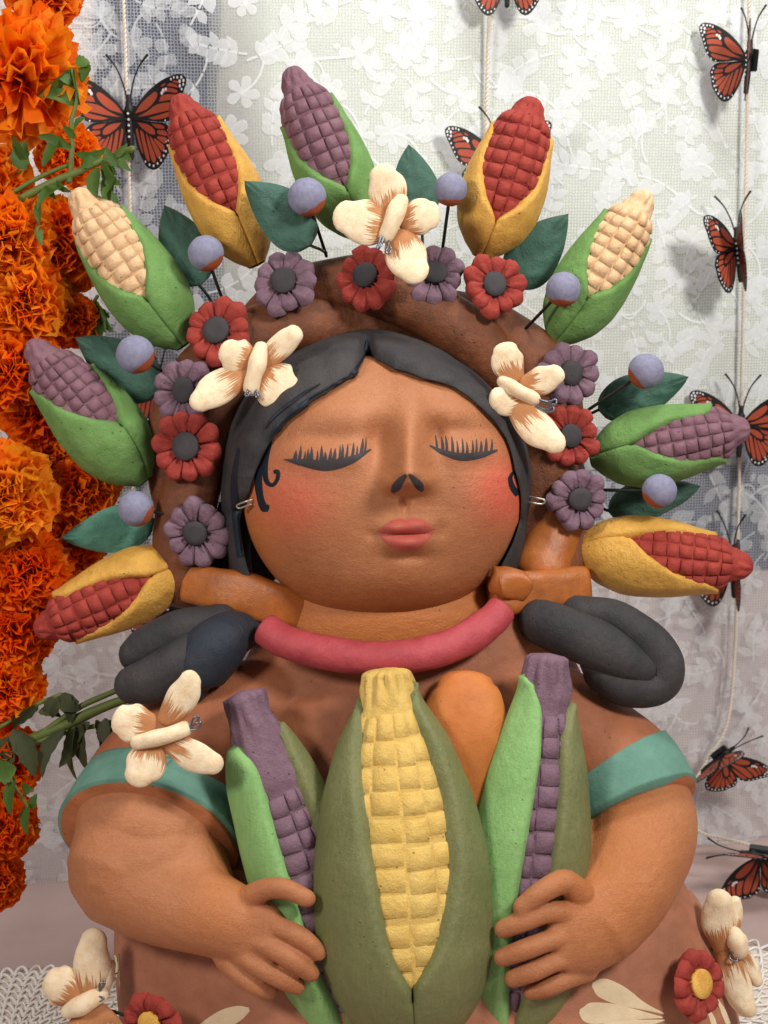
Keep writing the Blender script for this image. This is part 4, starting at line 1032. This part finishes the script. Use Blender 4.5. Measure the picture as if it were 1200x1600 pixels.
# ================================================================== CLAY BUTTERFLIES
def cbutterfly(label, w, body, wings, ant, wire, thick=10, gr='cream clay butterflies on wires'):
    c = P((body[0][0] + body[1][0]) / 2, (body[0][1] + body[1][1]) / 2, w); t = thing('clay_butterfly', label, 'butterfly', c, gr)
    for i, (r0, tp, hw, dw) in enumerate(wings):
        hw = hw * 1.22
        (x0, y0), (x1, y1) = r0, tp; dx, dy = x1 - x0, y1 - y0; L_ = math.hypot(dx, dy); e = min(hw, L_ * .35)
        ux, uy = dx / L_, dy / L_; bow = 4 * (1 if i % 2 else -1)
        pts = []
        for s, q in ((0.0, .60), (.2, .84), (.45, 1.02), (.65, .97), (.84, .74)):
            d = s * (L_ - e * .75) / .84; nb = bow * math.sin(s * 3)
            pts.append((x0 + ux * d - uy * nb, y0 + uy * d + ux * nb, w + dw * s + 2, hw * q, thick * (.75 + .35 * s)))
        a = np.array([list(P(*p[:3])) + [p[3] * S(w), p[4] * S(w)] for p in pts]); c_ = catmull(a, 6)
        # rounded wing end
        v, f, al, an = sweep_wing(c_, e * .75 * S(w))
        part('wing', lumpy(v, 3.0, 55), f, MT['wing'], t, attrs={'along': al, 'ang': an, 'seed': np.full(len(v), (i + 1) * .37 + body[0][0] * .013)})
    (x0, y0), (x1, y1), hb_ = body[0], body[1], body[2] * 1.22
    v, f, al, an = tube([(x0, y0, w + 10, hb_ * .8), ((x0 * 2 + x1) / 3, (y0 * 2 + y1) / 3, w + 15, hb_), ((x0 + 2 * x1) / 3, (y0 + 2 * y1) / 3, w + 15, hb_ * .92), (x1, y1, w + 11, hb_ * .85)], 16, 6)
    part('body', lumpy(v, 3.0, 60), f, MT['wing'], t, attrs={'along': np.full(len(v), .9), 'ang': an / 3, 'seed': np.full(len(v), .5 + body[0][1] * .01)})
    for pts in ant:
        v, f, _, _ = tube([p + (1.7,) for p in pts], 8, 6); part('antenna', v, f, MT['wire_steel'], t)
    if wire:
        v, f, _, _ = tube([p + (2.6,) for p in wire], 8, 6); part('wire', v, f, MT['wire_black'], t)
def sweep_wing(c, ext):
    v, f, al, an = sweep(c[:, :3], c[:, 3], c[:, 4], 26)
    # stretch the end cap so the tip is a round lobe instead of a squashed dome
    T = nrm(c[-1, :3] - c[-2, :3]); d = (v - c[-1, :3]) @ T; m = (al >= 1) & (d > 1e-7)
    k = ext / (min(c[-1, 3], c[-1, 4]) + 1e-9)
    v = v + np.where(m, d * (k - 1), 0)[:, None] * T
    full = np.linalg.norm(c[-1, :3] - c[0, :3]) + ext
    al = np.clip(((v - c[0, :3]) @ nrm(c[-1, :3] - c[0, :3])) / full, 0, 1)
    return v, f, al, an
cbutterfly('cream clay butterfly perched on top of the headdress', 85, ((627, 314), (604, 368), 12),
    [((612, 352), (521, 331), 29, 14), ((610, 332), (592, 256), 25, 10), ((630, 350), (689, 336), 24, 10), ((622, 366), (660, 441), 27, 16)],
    [[(595, 366, 100), (593, 378, 108), (589, 386, 112), (592, 388, 114), (597, 380, 112), (599, 370, 105)], [(608, 372, 100), (607, 384, 108), (603, 393, 112), (608, 396, 114), (611, 388, 112), (606, 382, 106)]],
    [(618, 350, 80), (612, 400, 30), (608, 430, 0)])
cbutterfly('cream clay butterfly on the left side of the hair', 120, ((407, 545), (393, 606), 12),
    [((398, 566), (345, 540), 24, 12), ((388, 582), (299, 637), 21, 18), ((414, 572), (471, 514), 17, 16), ((412, 584), (462, 618), 30, 16)],
    [[(389, 604, 136), (386, 612, 142), (383, 617, 142), (387, 619, 142), (391, 612, 140)], [(400, 606, 136), (402, 615, 142), (404, 620, 142), (400, 620, 142), (398, 611, 138)]],
    [(400, 575, 115), (385, 590, 60), (360, 610, 10)])
cbutterfly('cream clay butterfly on the right side of the hair', 110, ((785, 596), (833, 624), 10),
    [((806, 592), (787, 533), 21, 12), ((818, 600), (880, 580), 18, 14), ((812, 622), (763, 620), 20, 12), ((800, 626), (880, 702), 22, 20)],
    [[(838, 622, 124), (855, 628, 128), (868, 624, 128), (868, 632, 128), (852, 630, 126)], [(838, 634, 124), (852, 640, 126), (864, 636, 126), (864, 643, 126), (850, 642, 124)]],
    [(812, 610, 105), (800, 640, 60), (790, 660, 40)])
cbutterfly('cream clay butterfly on the left shoulder above the teal trim', 228, ((214, 1161), (288, 1140), 12),
    [((238, 1132), (176, 1119), 26, 6), ((258, 1128), (303, 1049), 20, 14), ((238, 1160), (207, 1227), 25, 10), ((258, 1158), (348, 1196), 19, 16)],
    [[(292, 1138, 242), (305, 1131, 246), (311, 1120, 248), (303, 1122, 248), (297, 1135, 244)], [(292, 1141, 242), (308, 1139, 246), (314, 1129, 248), (306, 1130, 248), (298, 1138, 244)]],
    [(250, 1150, 195), (260, 1165, 160), (270, 1180, 130)])
cbutterfly('cream clay butterfly standing beside the skirt at lower left', 120, ((108, 1580), (156, 1556), 13),
    [((146, 1560), (150, 1452), 24, 10), ((118, 1558), (68, 1528), 27, 4), ((142, 1580), (140, 1660), 38, 10), ((150, 1560), (172, 1500), 10, -6)],
    [[(152, 1552, 136), (158, 1546, 140), (164, 1536, 142), (156, 1537, 142), (155, 1546, 140)], [(150, 1560, 138), (156, 1564, 142), (162, 1560, 142), (155, 1557, 142)]],
    [(145, 1575, 115), (175, 1580, 110), (205, 1590, 120)], 14, 'butterflies beside the skirt')
cbutterfly('cream clay butterfly seen edge-on beside the skirt at lower right', 70, ((1148, 1462), (1156, 1484), 14),
    [((1130, 1480), (1125, 1388), 22, 6), ((1134, 1484), (1174, 1588), 19, 10), ((1150, 1484), (1186, 1540), 13, -14), ((1140, 1460), (1146, 1400), 12, -12)],
    [[(1140, 1482, 86), (1148, 1483, 92), (1150, 1487, 92), (1142, 1488, 90)], [(1141, 1490, 86), (1141, 1498, 92), (1150, 1502, 92), (1153, 1497, 90)]],
    [(1128, 1482, 62), (1105, 1484, 60), (1080, 1492, 70)], 14, 'butterflies beside the skirt')

# ================================================================== MONARCHS ON CORDS
def tri_poly(pts):
    n = len(pts); return [tuple(range(n))]
def monarch_meshes():
    fo = [(.03, .02), (.10, .13), (.22, .28), (.38, .43), (.58, .56), (.78, .635), (.93, .645), (1.0, .59), (1.0, .50), (.95, .38), (.90, .26), (.84, .12), (.76, .0), (.66, -.07), (.5, -.075), (.3, -.05), (.1, -.04)]
    hi = [(.03, -.02), (.2, -.045), (.4, -.07), (.58, -.09), (.68, -.16), (.72, -.28), (.68, -.42), (.66, -.52), (.58, -.66), (.48, -.78), (.38, -.82), (.28, -.78), (.2, -.66), (.13, -.5), (.08, -.3), (.04, -.12)]
    fcells = [[(.09, .05), (.2, .2), (.36, .33), (.47, .40), (.52, .36), (.46, .24), (.30, .11)],
              [(.12, .0), (.3, .085), (.5, .2), (.72, .23), (.80, .21), (.77, .12), (.5, .06), (.3, .02)],
              [(.52, .23), (.57, .33), (.74, .35), (.84, .33), (.82, .25), (.72, .255)],
              [(.32, -.015), (.5, .03), (.74, .085), (.70, .01), (.58, -.03), (.42, -.04)],
              [(.55, .38), (.62, .445), (.76, .44), (.86, .40), (.845, .36), (.72, .38)],
              [(.66, .47), (.72, .52), (.84, .49), (.87, .44), (.78, .46)], [(.56, .46), (.60, .50), (.66, .52), (.62, .47)],
              [(.76, .54), (.82, .555), (.88, .53), (.86, .505)]]
    hcells = [[(.12, -.07), (.3, -.1), (.42, -.18), (.44, -.27), (.34, -.26), (.2, -.16)],
              [(.36, -.085), (.56, -.12), (.60, -.18), (.46, -.17)], [(.47, -.2), (.61, -.21), (.64, -.29), (.48, -.26)],
              [(.48, -.29), (.63, -.32), (.60, -.42), (.46, -.32)], [(.44, -.33), (.59, -.45), (.55, -.54), (.40, -.34)],
              [(.37, -.31), (.53, -.57), (.46, -.64), (.33, -.30)], [(.3, -.27), (.44, -.66), (.36, -.69), (.27, -.26)],
              [(.23, -.22), (.33, -.67), (.26, -.64), (.17, -.2)], [(.13, -.15), (.22, -.58), (.16, -.46), (.10, -.2)]]
    fd = [(.61, .405, .022), (.585, .365, .02), (.655, .425, .018), (.93, .6, .018), (.965, .55, .018), (.96, .49, .015), (.93, .42, .014), (.90, .34, .014), (.87, .26, .012), (.84, .18, .012), (.80, .09, .012), (.9, .54, .02), (.90, .47, .018), (.86, .60, .016), (.8, .6, .014), (.75, .575, .014), (.72, -.02, .012), (.63, -.055, .011)]
    hd = [(.66, -.2, .013), (.68, -.27, .013), (.66, -.36, .014), (.64, -.44, .013), (.61, -.53, .014), (.57, -.60, .014), (.52, -.67, .015), (.46, -.72, .015), (.39, -.755, .015), (.32, -.74, .014), (.25, -.69, .012), (.62, -.38, .009), (.58, -.52, .009), (.5, -.63, .009)]
    out = {}
    for nm, ol, cells, dots in (('forewing', fo, fcells, fd), ('hindwing', hi, hcells, hd)):
        for sgn in (1, -1):
            V = []; F = []; MI = []
            ol_ = catmull(ol + [ol[0]], 4)[:-1]; n = len(ol_)
            for z in (.008, -.008): V += [(x * sgn, y, z - (.012 if nm == 'hindwing' else 0)) for x, y in ol_]
            top = list(range(n)); bot = list(range(n, 2 * n))
            F.append(tuple(top)); F.append(tuple(reversed(bot))); MI += [0, 0]
            for k in range(n): F.append((k, n + k, n + (k + 1) % n, (k + 1) % n)); MI.append(0)
            zo = 0 if nm == 'forewing' else -.012
            for cl in cells:
                cl_ = np.array(cl); ce = cl_.mean(0); cl_ = ce + (cl_ - ce) * .93
                cs = catmull(list(map(tuple, cl_)) + [tuple(cl_[0])], 3)[:-1]
                for z in (.0105, -.0105):
                    o = len(V); V += [(x * sgn, y, z + zo) for x, y in cs]; F.append(tuple(range(o, o + len(cs))) if z > 0 else tuple(reversed(range(o, o + len(cs))))); MI.append(1)
            for (x, y, r) in dots:
                r *= 1.35
                for z in (.0115, -.0115):
                    o = len(V); V += [((x + r * .8 * math.cos(k * .785)) * sgn, y + r * 1.1 * math.sin(k * .785), z + zo) for k in range(8)]; F.append(tuple(range(o, o + 8)) if z > 0 else tuple(reversed(range(o, o + 8)))); MI.append(2)
            me = mkmesh(nm, V, F, [MT['m_black'], MT['m_orange'], MT['m_white']], False, MI)
            bm = bmesh.new(); bm.from_mesh(me); bmesh.ops.triangulate(bm, faces=bm.faces[:], ngon_method='EAR_CLIP'); bmesh.ops.recalc_face_normals(bm, faces=bm.faces[:]); bm.to_mesh(me); bm.free()
            out[(nm, sgn)] = me
    def loc_tube(p, r, n=12):
        c = catmull([list(a) + [b] for a, b in zip(p, r)], 5); return sweep(c[:, :3], c[:, 3], c[:, 3], n, ref=np.array([0, 0, 1.0]))[:2]
    v, f = loc_tube([(0, -.62, .02), (0, -.35, .02), (0, -.12, .03), (0, -.02, .03), (0, .1, .035), (0, .19, .03), (0, .25, .03), (0, .32, .03)], [.05, .06, .055, .05, .085, .06, .05, .045])
    out['body'] = mkmesh('body', v, f, MT['m_black'])
    for s in (-1, 1):
        v, f = loc_tube([(s * .03, .3, .04), (s * .08, .52, .05), (s * .17, .75, .06), (s * .30, .93, .05), (s * .33, .96, .05)], [.016, .014, .013, .02, .022], 8); out[('antenna', s)] = mkmesh('antenna', v, f, MT['m_black'])
    bm = bmesh.new(); bmesh.ops.create_cube(bm, size=1, matrix=Matrix.Translation((0, -.02, -.09)) @ Matrix.Diagonal((.16, .42, .14, 1))); bmesh.ops.bevel(bm, geom=bm.edges[:], offset=.02, segments=2, affect='EDGES')
    me = bpy.data.meshes.new('clip'); bm.to_mesh(me); bm.free(); me.materials.append(MT['m_plastic']); out['clip'] = me
    dv = []; df = []
    for k in range(5):
        o = len(dv); dv += [(.02 * math.cos(a * .785), .06 - k * .09 + .02 * math.sin(a * .785), .094 if k else .118) for a in range(8)]; df.append(tuple(range(o, o + 8)))
    out['spots'] = mkmesh('body_spot', dv, df, MT['m_white'], False)
    return out
MM = monarch_meshes()
def monarch(label, px, py, span, roll, yaw, fold_, off=0.022, pitch=0, point=None):
    c = PW(px, py, off) if point is None else point
    s = S(depth_w(c)) * span
    dz = nrm(np.array([CAM[0] - c[0], CAM[1] - c[1], 0])); dx = np.cross(np.array([0, 0, 1.0]), dz)
    base = Matrix((tuple(dx), (0, 0, 1), tuple(dz))).transposed()
    m = Matrix.Translation(Vector(c)) @ base.to_4x4() @ Matrix.Rotation(R(roll), 4, 'Z') @ Matrix.Rotation(R(pitch), 4, 'X') @ Matrix.Rotation(R(yaw), 4, 'Y') @ Matrix.Scale(s, 4)
    t = thing('monarch_butterfly', label, 'butterfly', c, 'orange and black butterflies on cords', mat=m)
    for sgn in (1, -1):
        rot = Matrix.Translation((.0, 0, .03)) @ Matrix.Rotation(R(-fold_ * sgn), 4, 'Y')
        lpart('forewing', MM[('forewing', sgn)], t, rot); lpart('hindwing', MM[('hindwing', sgn)], t, rot @ Matrix.Rotation(R(2 * sgn), 4, 'Y'))
        lpart('antenna', MM[('antenna', sgn)], t)
    lpart('body', MM['body'], t); lpart('clip', MM['clip'], t); lpart('body_spot', MM['spots'], t)
    return t
monarch('orange monarch with open wings above the yellow-husked cob, upper left', 203, 184, 97, 0, -14, 12)
monarch('orange monarch in side view at the top right corner, left wing open', 1172, 92, 80, -3, -46, 47, .04)
monarch('orange monarch with nearly closed wings at right, beside the cream cob', 1153, 385, 84, 8, -13, 70, .04)
monarch('orange monarch with open wings behind the purple cob tip at right edge', 1157, 662, 80, 0, 0, 10, .03)
monarch('orange monarch mostly hidden behind the upper right red cob', 780, 250, 84, 3, 0, 14, .03)
monarch('orange monarch cut off by the top edge of the picture', 793, -42, 78, 0, 0, 14, .03)
monarch('orange monarch peeking out below the lowest right cob', 1147, 880, 84, 4, -38, 44, .03)
monarch('dark tilted monarch hanging right of the teal shoulder trim', 1128, 1180, 68, -46, 44, 46, .05)
monarch('dark monarch lying low at the right edge, antennae pointing left', 1186, 1334, 82, 88, -30, 40, .06, point=PT(1186, 1334, 0.048))
monarch('orange monarch glimpsed behind the mauve flower at left', 250, 598, 82, 0, 0, 10, .04)
monarch('orange monarch glimpsed between the lowest left cob and the braid', 262, 948, 84, 0, 0, 10, .04)

def cord(label, pts, off=0.018):
    p = np.array([PW(x, y, o if o else off) for x, y, o in pts]); c = catmull(p, 60)
    ln = np.concatenate([[0], np.cumsum(np.linalg.norm(np.diff(c, axis=0), axis=1))])
    t = thing('cotton_cord', label, 'cord', c[-1], 'cotton cords in front of the lace')
    m = int(ln[-1] / .0011); q = np.linspace(0, ln[-1], m); c = np.stack([np.interp(q, ln, c[:, k]) for k in range(3)], 1)
    T_ = np.gradient(c, axis=0); T_ /= np.linalg.norm(T_, axis=1)[:, None]
    for k in range(2):
        pos = []
        for i in range(m):
            n1 = nrm(np.cross(WN, T_[i])); n2 = np.cross(T_[i], n1); a = q[i] / .0085 * 2 * math.pi + k * math.pi
            pos.append(c[i] + (n1 * math.cos(a) + n2 * math.sin(a)) * .0009)
        v, f, _, _ = sweep(np.array(pos), np.full(m, .00105), np.full(m, .00105), 6); part('strand', v, f, MT['cord'], t)
cord('white twisted cotton cord at upper left holding the large monarch', [(190, -60, 0), (195, 60, 0), (198, 190, 0), (203, 330, 0), (207, 560, 0), (208, 800, 0), (206, 860, 0)])
cord('white twisted cotton cord at the top, right of centre', [(768, -60, 0), (763, 60, 0), (759, 200, 0), (756, 330, 0)])
cord('long white cotton cord at right, curling behind the arm at its end', [(1172, -60, 0), (1168, 150, 0), (1163, 400, 0), (1158, 640, 0), (1152, 860, 0), (1148, 1020, 0), (1136, 1130, .03), (1104, 1190, .04), (1078, 1240, .05), (1088, 1295, .06), (1140, 1312, .06), (1215, 1330, .06)])

# ================================================================== MARIGOLDS
def petal_patch(base, d, e1, e2, ln, wd, rs, nu=4, nv=5, curl=.3, ruf=.12):
    v = []; ph = rs.uniform(0, 6); k_ = rs.uniform(4, 7)
    for i in range(nu):
        s = i / (nu - 1); w_ = wd * (.25 + .75 * s ** .8)
        for j in range(nv):
            q = 2 * j / (nv - 1) - 1; jag = rs.uniform(-.09, .05) * ln * (s > .9)
            v.append(base + d * (ln * s + jag - .16 * ln * q * q * s) + e1 * q * w_ * .5 + e2 * (curl * s * s * ln + ruf * wd * s * 2.2 * math.sin(k_ * q + ph) + .25 * wd * q * q))
    return v
def marigold(label, px, py, w, r, n=150, face=(.35, .1), tone=.45, loose=False, ln=.62, yc=0.0):
    c = P(px, py, w); sc = S(w) * r; t = thing('marigold', label, 'marigold', c, 'marigolds in the garland')
    rs = random.Random(int(px * 3 + py)); nz = nrm(TOCAM + RT * face[0] + UP * face[1])
    ex = nrm(np.cross(UP, nz)); ey = np.cross(nz, ex)
    if not loose: n = int(n * 1.5)
    V = []; F = []; TN = []; AL = []
    # green-brown core so no light leaks through the middle
    cv, cf = ellipsoid(c - nz * sc * .12, (ex * sc * .55, ey * sc * .55, nz * sc * .5), 14, 8)
    part('flower_core', cv, cf, MT['marigold'], t, attrs={'tone': np.full(len(cv), .02), 'along': np.zeros(len(cv))})
    for k in range(n):
        zc = 1 - (k + .5) / n * 1.5; a = k * 2.39996; rr = math.sqrt(max(0, 1 - zc * zc))
        d = nrm(ex * rr * math.cos(a) + ey * rr * math.sin(a) + nz * zc + np.array([rs.gauss(0, .16) for _ in range(3)]))
        e1 = nrm(np.cross(nz, d) + 1e-6); e2 = np.cross(d, e1); tw_ = rs.gauss(0, .55 if zc < .75 else 1.2); e1, e2 = e1 * math.cos(tw_) + e2 * math.sin(tw_), e2 * math.cos(tw_) - e1 * math.sin(tw_)
        rim_ = 1 - zc
        L_ = sc * ln * rs.uniform(.8, 1.15); b = c + d * sc * (1.0 - ln) * rs.uniform(.85, 1.1)
        if loose: L_ = sc * rs.uniform(.75, 1.08); b = c + d * sc * .12
        pv = petal_patch(b, d, e1, e2, L_, sc * rs.uniform(.40, .68) * (.95 if loose else 1), rs, curl=rs.uniform(-.35, .4), nu=5, nv=6, ruf=.11)
        tn = np.clip(tone + .08 + rs.gauss(0, .2) + yc * max(0, zc - .3), 0, 1)
        if loose:
            o = part('petal', pv, grid_faces(5, 6), MT['marigold'], t, attrs={'tone': np.full(30, tn), 'along': np.repeat(np.linspace(0, 1, 5), 6)})
        else:
            F += grid_faces(5, 6, off=len(V)); V += pv; TN += [tn] * 30; AL += list(np.repeat(np.linspace(0, 1, 5), 6))
    if not loose:
        o = part('petal_ruffle', V, F, MT['marigold'], t, attrs={'tone': TN, 'along': AL}); o['kind'] = 'stuff'
    return t
marigold('orange marigold cut by the top edge at left', 70, -18, -70, 62, tone=.4)
marigold('orange marigold with long loose petals near the top left corner', 32, 118, -40, 98, 110, (.3, -.25), .55, True)
marigold('small orange marigold tucked behind the upper green sprig', 108, 245, -110, 50, 120, tone=.4)
marigold('orange marigold at the left edge, below the loose-petalled one', -8, 290, -60, 62, tone=.5)
marigold('deep orange marigold behind the cream cob tip', 92, 385, -110, 76, 170, (.5, 0), .25)
marigold('broad orange marigold under the upper sprig at left edge', 14, 372, -50, 76, 160, (.3, .2), .62)
marigold('yellow orange marigold above the purple cob tip', 40, 470, -55, 72, 150, (.3, -.2), .68)
marigold('small red orange marigold left of the dark teal leaf', 112, 500, -100, 44, 110, (.5, .1), .3)
marigold('red orange marigold left of the purple cob tip', 22, 575, -60, 72, 160, (.4, 0), .28)
marigold('deep orange marigold behind the lower green husk at left', 60, 640, -110, 66, 160, (.4, 0), .2)
marigold('bright yellow-centred marigold at the left edge, nearest of all', 6, 772, -5, 82, 190, (.35, .1), .62, yc=.5)
marigold('orange marigold touching the pale teal leaf', 122, 770, -95, 58, 150, (.4, .2), .4)
marigold('orange marigold bulging furthest right, just above the pale teal leaf', 142, 745, -120, 50, 140, (.5, .2), .5)
marigold('shadowed orange marigold tucked between the bright yellow-centred one and the green husk', 78, 712, -125, 56, 140, (.4, .1), .35)
marigold('deep orange marigold under the pale teal leaf tip', 108, 842, -130, 62, 150, (.4, 0), .15)
marigold('red orange marigold left of the lowest left cob', 38, 890, -70, 74, 170, (.5, 0), .25)
marigold('dark orange marigold below the red cob tip at left', 22, 985, -80, 66, 160, (.4, 0), .12)
marigold('orange marigold above the drooping sprig at left edge', 6, 1068, -70, 62, 150, (.4, .1), .32)
marigold('dark orange marigold below the drooping sprig at left edge', 8, 1190, -80, 60, 150, (.4, 0), .15)
marigold('orange marigold lower on the left edge, beside the teal sleeve', 4, 1290, -70, 56, 140, (.4, 0), .22)
marigold('lowest orange marigold at the left edge near the table', -12, 1375, -80, 50, 130, (.4, 0), .2)

def sprig(label, stems, leaves, mat_s, mat_l, grp='marigold sprigs'):
    t = thing('marigold_sprig', label, 'sprig', P(*stems[0][0][:3]), grp)
    for st in stems:
        v, f, _, _ = tube([p[:3] + (p[3] * .78,) for p in st], 10, 8); part('stem', lumpy(v, 1.5, 60), f, MT[mat_s], t)
    rs = random.Random(int(stems[0][0][1]))
    for (x0, y0, w0, x1, y1, hw, bow) in leaves:
        p0 = P(x0, y0, w0); p1 = P(x1, y1, w0 + rs.uniform(-10, 14)); A_ = p1 - p0; ln = np.linalg.norm(A_); A_ /= ln
        Fv = nrm(TOCAM - A_ * (A_ @ TOCAM)); Sv = np.cross(A_, Fv); q0 = rs.uniform(-.9, .9); Fv, Sv = Fv * math.cos(q0) + Sv * math.sin(q0), Sv * math.cos(q0) - Fv * math.sin(q0)
        v = []; nu = 9
        for i in range(nu):
            s = i / (nu - 1); wd = 1.35 * hw * math.sin(math.pi * min(1, s ** .8 * .97 + .03)) ** .8 * (1 + .18 * (i % 2))
            cpt = p0 + A_ * ln * s + (Sv * bow + Fv * abs(bow) * .5) * math.sin(s * math.pi) * ln * .3
            for q in (-1, 0, 1): v.append(cpt + Sv * q * wd * S(w0) + Fv * (abs(q) * wd * .35) * S(w0))
        part('leaf', v, grid_faces(nu, 3), MT[mat_l], t)
sprig('green marigold sprig crossing the large monarch at upper left',
      [[(10, 322, -20, 8), (60, 296, -15, 8), (120, 268, -8, 8), (165, 250, -4, 7), (206, 233, 0, 7)],
       [(108, 282, -10, 6), (112, 235, 0, 5), (112, 190, 6, 4.5), (120, 150, 8, 4), (112, 108, 8, 3)],
       [(20, 300, -20, 5), (60, 278, -14, 5), (105, 258, -8, 4)]],
      [(116, 165, 6, 60, 150, 10, .4), (112, 110, 8, 60, 145, 11, -.5), (116, 108, 8, 126, 165, 13, .3), (118, 100, 8, 141, 98, 10, .3), (138, 100, 8, 128, 130, 9, -.3),
       (112, 232, 4, 58, 212, 6, .3), (92, 216, 4, 66, 262, 9, -.2), (118, 240, 2, 168, 230, 6, .5), (165, 232, 0, 192, 262, 6, .4), (160, 250, 2, 190, 290, 8, .3), (168, 258, 2, 176, 300, 9, -.2),
       (178, 262, 2, 172, 328, 8, .3), (152, 262, -2, 152, 310, 10, .2), (100, 290, -6, 58, 330, 7, .5), (58, 318, -6, 62, 352, 6, -.4), (60, 350, -6, 66, 385, 5, .4), (128, 262, 2, 150, 232, 6, .3), (40, 250, -30, 20, 210, 9, .3), (30, 270, -30, 40, 220, 10, -.3), (186, 244, 2, 205, 268, 4, .3), (176, 246, 2, 200, 224, 4, .2), (190, 242, 4, 206, 250, 4, -.3), (172, 300, 2, 186, 318, 4, .4), (174, 290, 2, 160, 312, 4, .3), (118, 215, 6, 98, 196, 5, .3), (116, 200, 6, 134, 184, 5, -.3), (88, 282, 0, 112, 300, 5, .3), (70, 290, 0, 88, 312, 5, -.4), (112, 130, 8, 92, 122, 6, .4)], 'stem', 'fol')
sprig('small green marigold sprig between the cream and purple cobs at left',
      [[(116, 520, -110, 4), (135, 490, -108, 4), (152, 462, -106, 3.5)], [(132, 488, -108, 4), (120, 462, -106, 3.5), (110, 450, -106, 3)]],
      [(132, 490, -106, 104, 492, 7, .2), (136, 486, -106, 165, 520, 8, -.3), (142, 480, -106, 172, 496, 7, .3), (150, 470, -106, 178, 520, 8, .2), (128, 500, -106, 150, 528, 8, .3), (126, 500, -106, 108, 476, 6, .2), (146, 478, -104, 158, 528, 8, .1)], 'stem', 'fol')
sprig('drooping dull green marigold sprig behind the shoulder butterfly at left',
      [[(-10, 1182, -50, 11), (40, 1160, -46, 11), (100, 1134, -40, 11), (150, 1110, -36, 10), (215, 1085, -34, 9)], [(60, 1150, -40, 6), (120, 1108, -38, 6), (178, 1080, -40, 6), (215, 1062, -44, 6)], [(40, 1168, -40, 5), (110, 1142, -36, 5), (190, 1128, -40, 5)], [(-5, 1140, -40, 4), (50, 1105, -36, 4), (95, 1085, -34, 4)]],
      [(95, 1085, -34, 122, 1112, 9, .6), (60, 1100, -34, 18, 1138, 7, .3), (90, 1088, -32, 82, 1122, 10, .3), (100, 1082, -32, 108, 1130, 9, -.4), (20, 1140, -32, 55, 1215, 12, -.4), (30, 1150, -32, 50, 1180, 9, .5), (100, 1140, -30, 66, 1216, 8, .4), (110, 1138, -30, 92, 1200, 9, -.3),
       (118, 1135, -30, 122, 1222, 9, .4), (128, 1130, -30, 138, 1206, 10, .2), (140, 1128, -30, 116, 1170, 7, .3), (150, 1125, -30, 160, 1192, 9, -.3), (165, 1122, -30, 176, 1170, 8, .4), (20, 1150, -30, -10, 1230, 14, .2), (60, 1112, -34, 96, 1120, 6, -.3), (170, 1125, -32, 192, 1160, 6, .3)], 'stem', 'fol_dull')
sprig('green marigold leaves at the left edge below the drooping sprig',
      [[(-10, 1190, -20, 5), (14, 1215, -16, 4), (30, 1240, -14, 3.5), (45, 1262, -14, 3)]],
      [(-6, 1205, -14, 26, 1200, 13, .2), (24, 1215, -14, 18, 1275, 11, .2), (36, 1235, -14, 52, 1232, 7, -.4), (45, 1256, -14, 44, 1306, 9, .2), (48, 1262, -14, 58, 1240, 6, .3)], 'stem', 'fol')
